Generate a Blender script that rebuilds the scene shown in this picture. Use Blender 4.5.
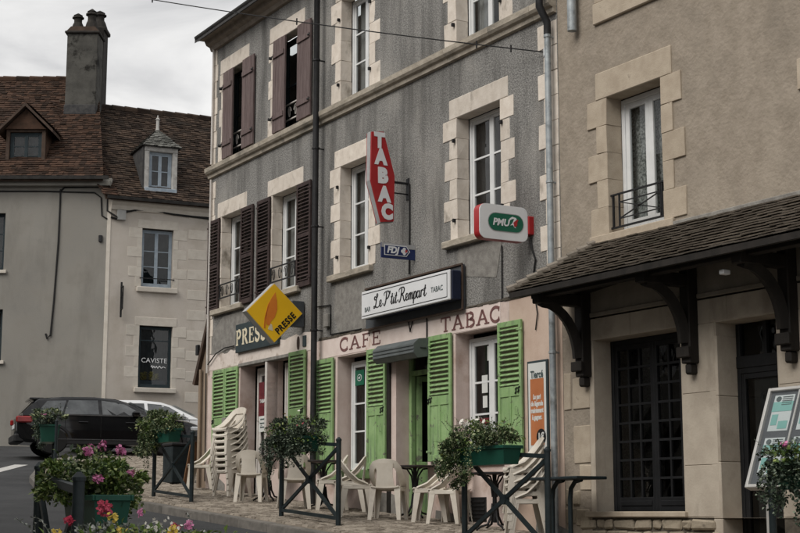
import bpy, bmesh, math, random
from mathutils import Vector, Matrix, Euler
random.seed(7)
R = math.radians
S = bpy.context.scene
COL = S.collection
for o in list(bpy.data.objects): bpy.data.objects.remove(o)

# ------------------------------------------------------------------ camera
cd = bpy.data.cameras.new('camera'); cam = bpy.data.objects.new('camera', cd); COL.objects.link(cam)
cd.sensor_width = 36; cd.lens = 67.5; cd.clip_start = .1; cd.clip_end = 2000
cam.location = (0, 0, 0); cam.rotation_euler = (R(90 + 9.369), 0, 0)
S.camera = cam
# ------------------------------------------------------------------ sky and sun
SUN_EL, SUN_AZ = 46, 228          # degrees; azimuth measured from +Y clockwise
W = bpy.data.worlds.new('World'); S.world = W; W.use_nodes = True
nt = W.node_tree; nt.nodes.clear()
out = nt.nodes.new('ShaderNodeOutputWorld'); bg = nt.nodes.new('ShaderNodeBackground')
sky = nt.nodes.new('ShaderNodeTexSky'); sky.sky_type = 'NISHITA'; sky.sun_disc = False
sky.sun_elevation = R(SUN_EL); sky.sun_rotation = R(SUN_AZ); sky.dust_density = 3
tc = nt.nodes.new('ShaderNodeTexCoord'); mp = nt.nodes.new('ShaderNodeMapping'); mp.inputs['Scale'].default_value = (1, 1, 2.6)
mp.inputs['Location'].default_value = (.35, .1, .62)
nz = nt.nodes.new('ShaderNodeTexNoise'); nz.inputs['Scale'].default_value = 6.5; nz.inputs['Detail'].default_value = 6; nz.inputs['Roughness'].default_value = .52; nz.inputs['Distortion'].default_value = .5
rp = nt.nodes.new('ShaderNodeValToRGB')
rp.color_ramp.elements[0].position = .30; rp.color_ramp.elements[0].color = (2.6, 2.62, 2.7, 1)
rp.color_ramp.elements[1].position = .70; rp.color_ramp.elements[1].color = (6.2, 6.12, 5.98, 1)
mx = nt.nodes.new('ShaderNodeMix'); mx.data_type = 'RGBA'; mx.inputs[0].default_value = .96
nt.links.new(tc.outputs['Generated'], mp.inputs[0]); nt.links.new(mp.outputs[0], nz.inputs[0]); nt.links.new(nz.outputs[0], rp.inputs[0])
nt.links.new(sky.outputs[0], mx.inputs[6]); nt.links.new(rp.outputs[0], mx.inputs[7]); nt.links.new(mx.outputs[2], bg.inputs[0])
bg.inputs[1].default_value = .1
nt.links.new(bg.outputs[0], out.inputs[0])
sl = bpy.data.lights.new('sun', 'SUN'); sl.energy = 1.5; sl.angle = R(40); sl.color = (1, .96, .9)
so = bpy.data.objects.new('sun', sl); COL.objects.link(so)
sd = Vector((math.sin(R(SUN_AZ)) * math.cos(R(SUN_EL)), math.cos(R(SUN_AZ)) * math.cos(R(SUN_EL)), math.sin(R(SUN_EL))))
so.rotation_euler = sd.to_track_quat('Z', 'Y').to_euler(); so.location = (0, 0, 30)
S.view_settings.view_transform = 'Standard'; S.view_settings.look = 'None'; S.view_settings.gamma = 1; S.view_settings.exposure = .8
S.view_settings.use_curve_mapping = False

# ------------------------------------------------------------------ materials
def mat(name, c1, c2=None, scale=6, rough=.85, bump=0, bscale=40, spec=.3, metal=0, isl=None, rnd=0, detail=5, stretch=None, c3=None, s3=2, t3=(.55, .7), obj_rand=0, bdist=.01, c4=None, s4=1, t4=(.55, .75), st4=(3, 3, .3)):
    m = bpy.data.materials.new(name); m.use_nodes = True
    n = m.node_tree; b = n.nodes['Principled BSDF']; L = n.links.new
    b.inputs['Roughness'].default_value = rough; b.inputs['Specular IOR Level'].default_value = spec; b.inputs['Metallic'].default_value = metal
    c2 = c2 or tuple(min(1, x * 1.18) for x in c1)
    t = n.nodes.new('ShaderNodeTexCoord'); g = n.nodes.new('ShaderNodeMapping'); L(t.outputs['Object'], g.inputs[0])
    if stretch: g.inputs['Scale'].default_value = stretch
    if obj_rand or rnd:
        oi = n.nodes.new('ShaderNodeObjectInfo')
        ml = n.nodes.new('ShaderNodeMath'); ml.operation = 'MULTIPLY'; ml.inputs[1].default_value = 37; L(oi.outputs['Random'], ml.inputs[0]); L(ml.outputs[0], g.inputs['Location'])
    z = n.nodes.new('ShaderNodeTexNoise'); z.inputs['Scale'].default_value = scale; z.inputs['Detail'].default_value = detail; z.inputs['Roughness'].default_value = .6
    L(g.outputs[0], z.inputs[0])
    r = n.nodes.new('ShaderNodeValToRGB'); r.color_ramp.elements[0].position = .36; r.color_ramp.elements[1].position = .64
    r.color_ramp.elements[0].color = (*c1, 1); r.color_ramp.elements[1].color = (*c2, 1)
    if isl:
        gm = n.nodes.new('ShaderNodeNewGeometry')
        ad = n.nodes.new('ShaderNodeMath'); ad.operation = 'MULTIPLY_ADD'; ad.inputs[1].default_value = isl; ad.inputs[2].default_value = -isl / 2
        L(gm.outputs['Random Per Island'], ad.inputs[0])
        a2 = n.nodes.new('ShaderNodeMath'); a2.operation = 'ADD'; L(ad.outputs[0], a2.inputs[0]); L(z.outputs[0], a2.inputs[1]); L(a2.outputs[0], r.inputs[0])
    else: L(z.outputs[0], r.inputs[0])
    col = r.outputs[0]
    if c3:
        z3 = n.nodes.new('ShaderNodeTexNoise'); z3.inputs['Scale'].default_value = s3; z3.inputs['Detail'].default_value = 7; z3.inputs['Roughness'].default_value = .65; L(g.outputs[0], z3.inputs[0])
        r3 = n.nodes.new('ShaderNodeValToRGB'); r3.color_ramp.elements[0].position, r3.color_ramp.elements[1].position = t3; L(z3.outputs[0], r3.inputs[0])
        m3 = n.nodes.new('ShaderNodeMix'); m3.data_type = 'RGBA'; L(r3.outputs[0], m3.inputs[0]); L(col, m3.inputs[6]); m3.inputs[7].default_value = (*c3, 1); col = m3.outputs[2]
    if c4:
        g4 = n.nodes.new('ShaderNodeMapping'); g4.inputs['Scale'].default_value = st4; L(t.outputs['Object'], g4.inputs[0])
        z4 = n.nodes.new('ShaderNodeTexNoise'); z4.inputs['Scale'].default_value = s4; z4.inputs['Detail'].default_value = 8; z4.inputs['Roughness'].default_value = .62; L(g4.outputs[0], z4.inputs[0])
        r4 = n.nodes.new('ShaderNodeValToRGB'); r4.color_ramp.elements[0].position, r4.color_ramp.elements[1].position = t4; L(z4.outputs[0], r4.inputs[0])
        m4 = n.nodes.new('ShaderNodeMix'); m4.data_type = 'RGBA'; L(r4.outputs[0], m4.inputs[0]); L(col, m4.inputs[6]); m4.inputs[7].default_value = (*c4, 1); col = m4.outputs[2]
    if rnd:
        hv = n.nodes.new('ShaderNodeHueSaturation'); mr = n.nodes.new('ShaderNodeMapRange'); mr.inputs[3].default_value = 1 - rnd; mr.inputs[4].default_value = 1 + rnd
        L(oi.outputs['Random'], mr.inputs[0]); L(mr.outputs[0], hv.inputs['Value']); L(col, hv.inputs['Color']); col = hv.outputs[0]
    L(col, b.inputs['Base Color'])
    if bump:
        zb = n.nodes.new('ShaderNodeTexNoise'); zb.inputs['Scale'].default_value = bscale; zb.inputs['Detail'].default_value = 4; L(t.outputs['Object'], zb.inputs[0])
        bp = n.nodes.new('ShaderNodeBump'); bp.inputs['Strength'].default_value = bump; bp.inputs['Distance'].default_value = bdist; L(zb.outputs[0], bp.inputs['Height']); L(bp.outputs[0], b.inputs['Normal'])
    return m
def glassm(name, tint, refl=1.0, rough=.02):
    m = bpy.data.materials.new(name); m.use_nodes = True; n = m.node_tree; n.nodes.clear(); L = n.links.new
    o = n.nodes.new('ShaderNodeOutputMaterial'); mixn = n.nodes.new('ShaderNodeMixShader'); tr = n.nodes.new('ShaderNodeBsdfTransparent'); gl = n.nodes.new('ShaderNodeBsdfGlossy'); ge = n.nodes.new('ShaderNodeNewGeometry'); dt = n.nodes.new('ShaderNodeVectorMath'); dt.operation = 'DOT_PRODUCT'; L(ge.outputs['Normal'], dt.inputs[0]); L(ge.outputs['Incoming'], dt.inputs[1])
    def mth(op, a, b): q = n.nodes.new('ShaderNodeMath'); q.operation = op; (L(a, q.inputs[0]) if hasattr(a, 'links') else setattr(q.inputs[0], 'default_value', a)); (L(b, q.inputs[1]) if hasattr(b, 'links') else setattr(q.inputs[1], 'default_value', b)); return q.outputs[0]
    fac = mth('ADD', mth('MULTIPLY', mth('POWER', mth('SUBTRACT', 1.0, mth('ABSOLUTE', dt.outputs['Value'], 0.0)), 5.0), .95), .05)
    tr.inputs[0].default_value = (*tint, 1); gl.inputs['Roughness'].default_value = rough; gl.inputs['Color'].default_value = (refl, refl, refl, 1)
    t = n.nodes.new('ShaderNodeTexCoord'); z = n.nodes.new('ShaderNodeTexNoise'); z.inputs['Scale'].default_value = 3; L(t.outputs['Object'], z.inputs[0])
    bp = n.nodes.new('ShaderNodeBump'); bp.inputs['Strength'].default_value = .12; bp.inputs['Distance'].default_value = .02; L(z.outputs[0], bp.inputs['Height']); L(bp.outputs[0], gl.inputs['Normal'])
    L(fac, mixn.inputs[0]); L(tr.outputs[0], mixn.inputs[1]); L(gl.outputs[0], mixn.inputs[2]); L(mixn.outputs[0], o.inputs[0])
    return m
def leafm(name, dark, mid, pale, palepos=.8):
    m = bpy.data.materials.new(name); m.use_nodes = True; n = m.node_tree; b = n.nodes['Principled BSDF']; L = n.links.new
    g = n.nodes.new('ShaderNodeNewGeometry'); r = n.nodes.new('ShaderNodeValToRGB'); e = r.color_ramp.elements
    e[0].position = 0; e[0].color = (*dark, 1); e[1].position = 1; e[1].color = (*pale, 1); q = e.new(palepos); q.color = (*mid, 1)
    L(g.outputs['Random Per Island'], r.inputs[0]); L(r.outputs[0], b.inputs['Base Color']); b.inputs['Roughness'].default_value = .5; b.inputs['Specular IOR Level'].default_value = .35
    return m
M = {}
M['render'] = mat('grey_roughcast', (.135, .132, .126), (.31, .302, .286), 42, .95, .7, 62, .15, c3=(.33, .315, .29), s3=.55, t3=(.5, .74), bdist=.02, detail=2, c4=(.075, .072, .068), s4=1.0, t4=(.46, .74), st4=(2.6, 1, .42))
M['bare'] = mat('bare_grey_mortar', (.17, .16, .148), (.25, .24, .22), 9, .95, .5, 50, .15)
M['stone'] = mat('pale_limestone', (.56, .498, .43), (.655, .595, .525), 7, .9, .25, 60, .2, c3=(.33, .285, .235), s3=2.2, t3=(.6, .8), rnd=.1, c4=(.22, .19, .155), s4=3.0, t4=(.57, .74), st4=(1.3, 1, .7))
M['course'] = mat('weathered_string_course', (.30, .265, .215), (.42, .375, .31), 6, .9, .3, 50, .2, c3=(.14, .13, .11), s3=1.6, t3=(.5, .72), rnd=.05, stretch=(1, 1, 3))
M['pink'] = mat('worn_pink_plaster', (.53, .425, .38), (.61, .51, .465), 3.5, .9, .3, 30, .2, c3=(.38, .27, .22), s3=1.3, t3=(.56, .72), c4=(.30, .25, .215), s4=1.1, t4=(.6, .8), st4=(2.5, 1, .6))
M['salmon'] = mat('salmon_plaster', (.47, .355, .285), (.54, .425, .35), 3, .9, .2, 30, .2)
M['band'] = mat('whitish_painted_band', (.60, .505, .46), (.68, .59, .545), 4, .9, .25, 30, .2, c3=(.44, .31, .24), s3=1.7, t3=(.6, .68))
M['band2'] = mat('whitish_flaked_band', (.58, .51, .46), (.67, .6, .55), 5, .9, .3, 30, .2, c3=(.34, .27, .22), s3=2.4, t3=(.54, .66))
M['letter'] = mat('faded_maroon_lettering', (.115, .05, .048), (.17, .085, .078), 14, .9)
M['green'] = mat('flaking_green_paint', (.205, .335, .135), (.27, .405, .185), 5, .6, .2, 40, .3, c3=(.13, .13, .10), s3=11, t3=(.60, .64), obj_rand=1, rnd=.07, c4=(.12, .17, .10), s4=2.4, t4=(.48, .74), st4=(5, 5, .5))
M['green2'] = mat('dusty_green_paint', (.13, .215, .085), (.175, .265, .115), 5, .7, .2, 40, .3, c3=(.07, .075, .06), s3=6, t3=(.57, .66), obj_rand=1)
M['brown'] = mat('dark_brown_shutter', (.032, .021, .02), (.055, .037, .034), 8, .75, .2, 60, .25, rnd=.12)
M['mauve'] = mat('faded_mauve_wood', (.10, .072, .07), (.15, .115, .11), 5, .85, .4, 30, .2, stretch=(6, 6, .6), rnd=.1)
M['white'] = mat('white_window_paint', (.60, .61, .61), (.68, .69, .69), 4, .5, 0)
M['whited'] = mat('dull_white_paint', (.46, .43, .40), (.56, .53, .5), 6, .7, .1)
M['glass'] = glassm('window_glass', (.70, .73, .73), 1.0)
M['glassd'] = glassm('dark_door_glass', (.5, .53, .53), .9)
M['glassm'] = glassm('menu_case_glass', (.94, .95, .95), .6)
M['glassb'] = glassm('bluish_glass', (.42, .5, .54), 1.0)
M['curtain'] = mat('net_curtain', (.26, .255, .25), (.36, .35, .34), 12, .95, .6, 30, .1, stretch=(6, 1, .4))
M['lace'] = mat('lace_curtain', (.10, .105, .10), (.46, .46, .44), 34, .95, .3, 50, .1, detail=3)
M['blind'] = mat('dark_interior_cloth', (.035, .033, .033), (.06, .056, .054), 5, .95)
M['interior'] = mat('dim_interior', (.02, .019, .018), (.03, .028, .026), 2, 1, 0, spec=0)  # near-black colour stands in for the darkness of unlit rooms
M['zinc'] = mat('zinc_pipe', (.26, .29, .31), (.38, .41, .42), 9, .5, .1, 30, .5, metal=.35, c3=(.16, .17, .17), s3=4)
M['darkpipe'] = mat('black_pipe', (.010, .010, .011), (.02, .02, .021), 9, .55, .1)
M['gutter'] = mat('dark_gutter', (.02, .019, .018), (.04, .037, .034), 6, .6)
M['cornice'] = mat('grey_brown_cornice', (.19, .16, .13), (.27, .23, .19), 6, .9, .3, 40)
M['slate'] = mat('slate_roof', (.03, .03, .032), (.06, .058, .056), 8, .8, .3, 20)
M['rrender'] = mat('beige_roughcast', (.25, .213, .17), (.315, .27, .22), 5, .95, .75, 20, .12, c3=(.22, .19, .155), s3=1.1, t3=(.48, .72), bdist=.015, c4=(.34, .295, .24), s4=1.0, t4=(.52, .72), st4=(1, 1, .8))
M['rstone'] = mat('beige_dressed_stone', (.36, .30, .232), (.44, .375, .295), 5, .9, .3, 70, .15, c3=(.24, .2, .16), s3=5, t3=(.66, .74), rnd=.05)
M['rsmooth'] = mat('smooth_beige_stone', (.36, .312, .255), (.44, .388, .32), 3, .9, .25, 40, .15, c3=(.24, .205, .165), s3=1.2, t3=(.55, .75), rnd=.04, c4=(.20, .172, .14), s4=1.2, t4=(.56, .8), st4=(2, 2, .5))
M['rgrey'] = mat('blotched_plaster_under_canopy', (.21, .188, .155), (.28, .25, .21), 3, .95, .3, 30, .1, c3=(.10, .085, .06), s3=1.5, stretch=(1, 1, .5))  # greyer plaster with dark brown blotches
M['rubble'] = mat('rubble_stone', (.22, .185, .14), (.33, .285, .22), 6, .95, .6, 25, .1, rnd=.22, c3=(.15, .13, .10), s3=6)
M['mortar'] = mat('dark_mortar', (.07, .06, .048), (.11, .095, .075), 12, 1, .6, 30)
M['timber'] = mat('black_stained_timber', (.010, .0085, .007), (.022, .018, .015), 7, .7, .3, 30, stretch=(1, 1, .3))
M['ctile'] = mat('mossy_flat_tile', (.15, .13, .108), (.22, .193, .163), 9, .9, .4, 30, .2, isl=.25, c3=(.13, .12, .095), s3=2)
M['doorblk'] = mat('black_door_paint', (.006, .0065, .0075), (.011, .0115, .013), 6, .55, .1)
M['iron'] = mat('black_iron', (.008, .008, .009), (.016, .016, .017), 12, .55, .1)
M['barrier'] = mat('dark_blue_green_paint', (.008, .014, .016), (.016, .024, .027), 8, .5, .1)
M['asphalt'] = mat('asphalt', (.038, .039, .041), (.055, .056, .058), 1.2, .9, .6, 160, .25, c3=(.07, .07, .07), s3=60, t3=(.58, .75))
M['cobble'] = mat('sandy_cobble', (.19, .162, .132), (.33, .288, .24), 3, .95, .4, 60, .1, isl=.4)
M['pavebed'] = mat('sandy_joints', (.15, .128, .10), (.21, .18, .145), 5, 1, .5, 60)
M['kerb'] = mat('granite_kerb', (.12, .112, .10), (.18, .165, .148), 7, .9, .3, 60, rnd=.12)
M['paint'] = mat('road_paint', (.40, .39, .37), (.5, .49, .47), 9, .9, .1, c3=(.12, .12, .12), s3=9, t3=(.58, .66))
M['bgl'] = mat('grey_lime_render', (.235, .222, .198), (.285, .272, .245), 1.2, .95, .3, 25, .1, c3=(.20, .192, .175), s3=.6, t3=(.45, .7), c4=(.165, .155, .138), s4=.9, t4=(.5, .8), st4=(1.2, 1, .35))
M['bgr'] = mat('warm_lime_render', (.46, .415, .362), (.52, .475, .425), 1.3, .95, .3, 25, .1, c3=(.37, .325, .275), s3=.8, t3=(.5, .75), c4=(.30, .255, .205), s4=1.0, t4=(.58, .85), st4=(1.4, 1, .5))
M['bgs'] = mat('cream_stone', (.50, .458, .40), (.56, .52, .46), 5, .95, .3, 30, .1, rnd=.07)
M['tileo'] = mat('orange_brown_tiles', (.030, .0195, .0145), (.072, .042, .029), 4, .9, .3, 30, .15, isl=.55, c3=(.035, .022, .017), s3=1.0, t3=(.52, .68))
M['tileb'] = mat('brown_tiles', (.026, .018, .014), (.072, .05, .037), 4, .9, .3, 30, .15, isl=.55, c3=(.03, .025, .021), s3=1.2, t3=(.5, .7))
M['chim'] = mat('grey_chimney_render', (.06, .058, .053), (.095, .092, .083), 2.5, .95, .4, 25, .1, c3=(.022, .021, .019), s3=1.6, t3=(.56, .64))
M['chimd'] = mat('dark_brick', (.02, .018, .016), (.035, .031, .027), 8, .95, .4, 25)  # much darker than the render of the front stack
M['dormw'] = mat('weathered_white_stone', (.34, .33, .31), (.46, .45, .43), 6, .9, .3, 30, c3=(.2, .19, .175), s3=4)
M['bluew'] = mat('pale_blue_wood', (.24, .29, .34), (.33, .38, .43), 6, .7, .1)
M['darkblue'] = mat('dark_teal_wood', (.012, .022, .027), (.02, .032, .038), 6, .6, .1)
M['dslate'] = mat('lichen_slate', (.075, .075, .068), (.16, .16, .145), 7, .9, .3, 30, isl=.5)
M['red'] = mat('red_sign', (.30, .012, .016), (.36, .018, .02), 3, .35, 0, spec=.4)
M['signwhite'] = mat('white_sign', (.62, .63, .64), (.68, .69, .70), 3, .35, 0, spec=.4)
M['signgrey'] = mat('grey_sign_metal', (.30, .30, .30), (.38, .38, .38), 6, .5)
M['signgreen'] = mat('green_sign', (.008, .10, .058), (.012, .12, .07), 3, .4)
M['navy'] = mat('navy_sign', (.012, .022, .085), (.018, .03, .10), 3, .4)
M['casenavy'] = mat('blue_black_metal', (.008, .012, .03), (.012, .017, .04), 3, .4)
M['yellow'] = mat('yellow_sign', (.80, .46, .012), (.88, .53, .016), 1.4, .35, 0, spec=.4)
M['orange'] = mat('orange_print', (.62, .17, .025), (.70, .24, .03), 3, .45)
M['black'] = mat('black_print', (.008, .008, .009), (.012, .012, .013), 5, .5)
M['slategreen'] = mat('dark_slate_green_board', (.022, .034, .038), (.032, .046, .05), 4, .6)
M['cream'] = mat('cream_lettering', (.58, .52, .38), (.68, .61, .46), 6, .7)
M['cassette'] = mat('grey_green_metal', (.10, .115, .115), (.14, .155, .155), 4, .45, .05, metal=.3)
M['poster_o'] = mat('orange_poster', (.36, .12, .045), (.45, .165, .065), 2, .45)
M['poster_w'] = mat('poster_white', (.55, .56, .54), (.62, .63, .61), 2, .4)
M['resin'] = mat('beige_resin', (.54, .495, .425), (.62, .575, .505), 5, .55, .05, 30, .35, c3=(.34, .30, .245), s3=2.5, t3=(.55, .8), rnd=.06)
M['tabletop'] = mat('dark_red_brown_top', (.035, .02, .018), (.055, .03, .026), 5, .35)
M['box'] = mat('dark_green_planter', (.006, .052, .034), (.010, .068, .046), 4, .45, .05)
M['leaf_a'] = leafm('variegated_leaves', (.014, .026, .012), (.055, .095, .032), (.34, .36, .20), .62)
M['leaf_b'] = leafm('fresh_green_leaves', (.025, .05, .010), (.10, .16, .028), (.30, .34, .12), .75)
M['leaf_c'] = leafm('dark_ivy_leaves', (.009, .017, .010), (.034, .056, .032), (.22, .26, .19), .68)
M['leaf_g'] = leafm('silver_leaves', (.05, .06, .05), (.16, .175, .15), (.42, .43, .40), .6)
M['pinkfl'] = mat('pink_petals', (.42, .10, .24), (.62, .26, .42), 20, .7)
M['redfl'] = mat('red_petals', (.34, .02, .05), (.46, .08, .13), 20, .7)
M['yelfl'] = mat('yellow_petals', (.50, .36, .04), (.62, .48, .12), 20, .7)
M['whtfl'] = mat('white_petals', (.6, .58, .52), (.7, .68, .62), 20, .7)
M['soil'] = mat('soil', (.02, .015, .01), None, 20, 1)
M['carblk'] = mat('black_car_paint', (.0035, .0037, .0045), (.0045, .0047, .0055), 2, .07, 0, spec=.5)
M['carwht'] = mat('white_car_paint', (.62, .63, .64), (.66, .67, .68), 2, .25, 0, spec=.5)
M['tyre'] = mat('rubber', (.012, .012, .012), None, 9, .9)
M['rim'] = mat('alloy_rim', (.10, .10, .105), (.14, .14, .145), 6, .35, metal=.7)
M['plastic'] = mat('black_plastic', (.014, .014, .015), None, 9, .6)
M['tail'] = mat('red_lamp_glass', (.16, .008, .008), (.26, .014, .014), 8, .15, spec=.6)
M['head'] = mat('clear_lamp_glass', (.30, .32, .34), (.5, .52, .54), 8, .12, spec=.7)
M['plate'] = mat('number_plate', (.42, .43, .44), None, 6, .5)
M['carglass'] = glassm('car_glass', (.34, .36, .36), 1.0, .01)
M['carwin'] = mat('tinted_window_sheen', (.03, .034, .037), (.085, .092, .096), 2.6, .05, 0, spec=.9)  # dark tint with paler patches painted in like reflections and interior glimpses
M['tan'] = mat('tan_wall', (.20, .15, .11), (.27, .21, .155), 3, .95, .3, 30, c3=(.14, .105, .08), s3=2, stretch=(1, 1, .3))
M['bark'] = mat('brown_board', (.045, .03, .022), (.075, .05, .037), 6, .85)
M['wood'] = mat('orange_brown_wood', (.13, .065, .03), (.19, .10, .05), 6, .7, stretch=(1, 1, .2))
M['alu'] = mat('aluminium_frame', (.42, .41, .39), (.5, .49, .47), 5, .45, metal=.3)
M['casegrey'] = mat('grey_case_back', (.05, .056, .062), (.07, .077, .085), 4, .6)
M['page'] = mat('menu_paper', (.42, .46, .46), (.5, .54, .54), 3, .6)
M['teal'] = mat('teal_print', (.14, .33, .30), (.19, .39, .36), 3, .6)
M['print'] = mat('grey_print', (.06, .08, .08), None, 9, .7)
M['posred'] = mat('dark_red_print', (.10, .012, .018), (.15, .025, .03), 9, .5)
M['cable'] = mat('black_cable', (.008, .008, .008), (.014, .014, .014), 5, .7)
M['cablew'] = mat('painted_cable', (.30, .27, .235), (.36, .33, .29), 5, .8)
M['whitebox'] = mat('grey_plastic_box', (.30, .30, .29), (.36, .36, .35), 5, .6)
M['ground'] = mat('far_ground', (.09, .085, .075), (.13, .12, .105), .6, 1, .2)

# ------------------------------------------------------------------ mesh builder
class MB:
    def __init__(s): s.v = []; s.f = []
    def add(s, vs, fs):
        k = len(s.v); s.v += [tuple(p) for p in vs]; s.f += [tuple(i + k for i in f) for f in fs]; return s
    def box(s, x0, x1, y0, y1, z0, z1):
        return s.add([(x0, y0, z0), (x1, y0, z0), (x1, y1, z0), (x0, y1, z0), (x0, y0, z1), (x1, y0, z1), (x1, y1, z1), (x0, y1, z1)],
                     [(3, 2, 1, 0), (4, 5, 6, 7), (0, 1, 5, 4), (1, 2, 6, 5), (2, 3, 7, 6), (3, 0, 4, 7)])
    def cbox(s, x0, x1, y0, y1, z0, z1, c=.008, j=0):
        X, Y, Z = (x0, x1), (y0, y1), (z0, z1); idx = {}; vs = []
        for i in (0, 1):
            for k in (0, 1):
                for l in (0, 1):
                    p = [X[i], Y[k], Z[l]]
                    if j: p = [q + random.uniform(-j, j) for q in p]
                    si, sk, sl_ = (1, -1)[i], (1, -1)[k], (1, -1)[l]
                    idx[i, k, l, 'x'] = len(vs); vs.append((p[0], p[1] + sk * c, p[2] + sl_ * c))
                    idx[i, k, l, 'y'] = len(vs); vs.append((p[0] + si * c, p[1], p[2] + sl_ * c))
                    idx[i, k, l, 'z'] = len(vs); vs.append((p[0] + si * c, p[1] + sk * c, p[2]))
        fs = []; I = idx
        for i in (0, 1):
            fs.append((I[i, 0, 0, 'x'], I[i, 1, 0, 'x'], I[i, 1, 1, 'x'], I[i, 0, 1, 'x']))
            fs.append((I[0, i, 0, 'y'], I[1, i, 0, 'y'], I[1, i, 1, 'y'], I[0, i, 1, 'y']))
            fs.append((I[0, 0, i, 'z'], I[1, 0, i, 'z'], I[1, 1, i, 'z'], I[0, 1, i, 'z']))
        for a in (0, 1):
            for b in (0, 1):
                fs.append((I[0, a, b, 'y'], I[1, a, b, 'y'], I[1, a, b, 'z'], I[0, a, b, 'z']))
                fs.append((I[a, 0, b, 'x'], I[a, 1, b, 'x'], I[a, 1, b, 'z'], I[a, 0, b, 'z']))
                fs.append((I[a, b, 0, 'x'], I[a, b, 1, 'x'], I[a, b, 1, 'y'], I[a, b, 0, 'y']))
                for l in (0, 1): fs.append((I[a, b, l, 'x'], I[a, b, l, 'y'], I[a, b, l, 'z']))
        return s.add(vs, fs)
    def prism(s, poly, y0, y1, ax='y'):
        n = len(poly)
        f = {'y': lambda p, q: (p[0], q, p[1]), 'x': lambda p, q: (q, p[0], p[1]), 'z': lambda p, q: (p[0], p[1], q)}[ax]
        return s.add([f(p, y0) for p in poly] + [f(p, y1) for p in poly], [tuple(range(n)), tuple(range(2 * n - 1, n - 1, -1))] + [(i, i + n, (i + 1) % n + n, (i + 1) % n) for i in range(n)])
    def tube(s, pts, r, n=8, flat=1.0):
        pts = [Vector(p) for p in pts]; rs = r if isinstance(r, (list, tuple)) else [r] * len(pts)
        rings = []; up = None
        for i, p in enumerate(pts):
            d = (pts[min(i + 1, len(pts) - 1)] - pts[max(i - 1, 0)]).normalized()
            if up is None: up = Vector((0, 0, 1)) if abs(d.z) < .9 else Vector((1, 0, 0))
            a = d.cross(up).normalized(); b = a.cross(d).normalized(); up = b
            rings.append([p + a * math.cos(2 * math.pi * k / n + .39) * rs[i] + b * math.sin(2 * math.pi * k / n + .39) * rs[i] * flat for k in range(n)])
        vs = [q for g in rings for q in g]; fs = []
        for i in range(len(pts) - 1):
            for k in range(n): fs.append((i * n + k, i * n + (k + 1) % n, (i + 1) * n + (k + 1) % n, (i + 1) * n + k))
        fs += [tuple(range(n)), tuple(range((len(pts) - 1) * n, len(pts) * n))]
        return s.add(vs, fs)
    def bar(s, a, b, w, h=None):          # square bar between two points
        a, b = Vector(a), Vector(b); h = h or w; d = (b - a).normalized()
        up = Vector((0, 0, 1)) if abs(d.z) < .95 else Vector((0, 1, 0))
        x = d.cross(up).normalized() * w / 2; y = x.cross(d).normalized() * h / 2
        vs = [p + q for p in (a, b) for q in (-x - y, x - y, x + y, -x + y)]
        return s.add(vs, [(0, 1, 2, 3), (7, 6, 5, 4), (0, 4, 5, 1), (1, 5, 6, 2), (2, 6, 7, 3), (3, 7, 4, 0)])
    def lathe(s, prof, n=20, c=(0, 0, 0)):
        vs = [(c[0] + r * math.cos(2 * math.pi * k / n), c[1] + r * math.sin(2 * math.pi * k / n), c[2] + z) for r, z in prof for k in range(n)]; fs = []
        for i in range(len(prof) - 1):
            for k in range(n): fs.append((i * n + k, i * n + (k + 1) % n, (i + 1) * n + (k + 1) % n, (i + 1) * n + k))
        fs += [tuple(range(n - 1, -1, -1)), tuple(range((len(prof) - 1) * n, len(prof) * n))]
        return s.add(vs, fs)
    def quad(s, a, b, c, d): return s.add([a, b, c, d], [(0, 1, 2, 3)])
    def mesh(s, name, m, smooth=0, recalc=True):
        me = bpy.data.meshes.new(name); me.from_pydata(s.v, [], s.f)
        if recalc:
            bm = bmesh.new(); bm.from_mesh(me); bmesh.ops.recalc_face_normals(bm, faces=bm.faces); bm.to_mesh(me); bm.free()
        me.materials.append(m)
        if smooth:
            me.polygons.foreach_set('use_smooth', [True] * len(me.polygons)); me.set_sharp_from_angle(angle=R(smooth))
        me.update(); return me
def obj(name, me, parent=None, loc=(0, 0, 0), label=None, rot=None, kind=None):
    o = bpy.data.objects.new(name, me); COL.objects.link(o); o.parent = parent; o.location = loc
    if rot: o.rotation_euler = rot
    if label: o['label'] = label
    if kind: o['kind'] = kind
    return o
def part(mb, name, m, parent, label=None, smooth=0, loc=(0, 0, 0), kind=None, rot=None):
    return obj(name, mb.mesh(name, M[m] if isinstance(m, str) else m, smooth), parent, loc, label, rot, kind)
def thing(name, label, cat, loc=(0, 0, 0), rz=0, group=None):
    e = bpy.data.objects.new(name, None); COL.objects.link(e); e.location = loc; e.rotation_euler = (0, 0, rz); e.empty_display_size = .2
    e['label'] = label; e['category'] = cat
    if group: e['group'] = group
    return e
def copy_tree(o, parent=None):
    c = o.copy(); COL.objects.link(c); c.parent = parent
    for ch in list(o.children): copy_tree(ch, c)
    return c
def text(body, size, name, m, parent, loc, bold=0, shear=0, align='CENTER', rot=None, xs=1, ext=.002, sp=1.0):
    cu = bpy.data.curves.new(name, 'FONT'); cu.body = body; cu.size = size; cu.offset = bold; cu.shear = shear; cu.extrude = ext; cu.align_x = align; cu.align_y = 'CENTER'; cu.resolution_u = 3; cu.space_character = sp
    o = bpy.data.objects.new(name, cu); COL.objects.link(o); bpy.context.view_layer.update()
    me = bpy.data.meshes.new_from_object(o.evaluated_get(bpy.context.evaluated_depsgraph_get())); bpy.data.objects.remove(o); bpy.data.curves.remove(cu)
    T = (rot or Matrix()) @ Matrix.Rotation(R(90), 4, 'X') @ Matrix.Scale(xs, 4, (1, 0, 0))
    me.transform(T); me.materials.clear(); me.materials.append(M[m])
    return obj(name, me, parent, loc)
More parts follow.
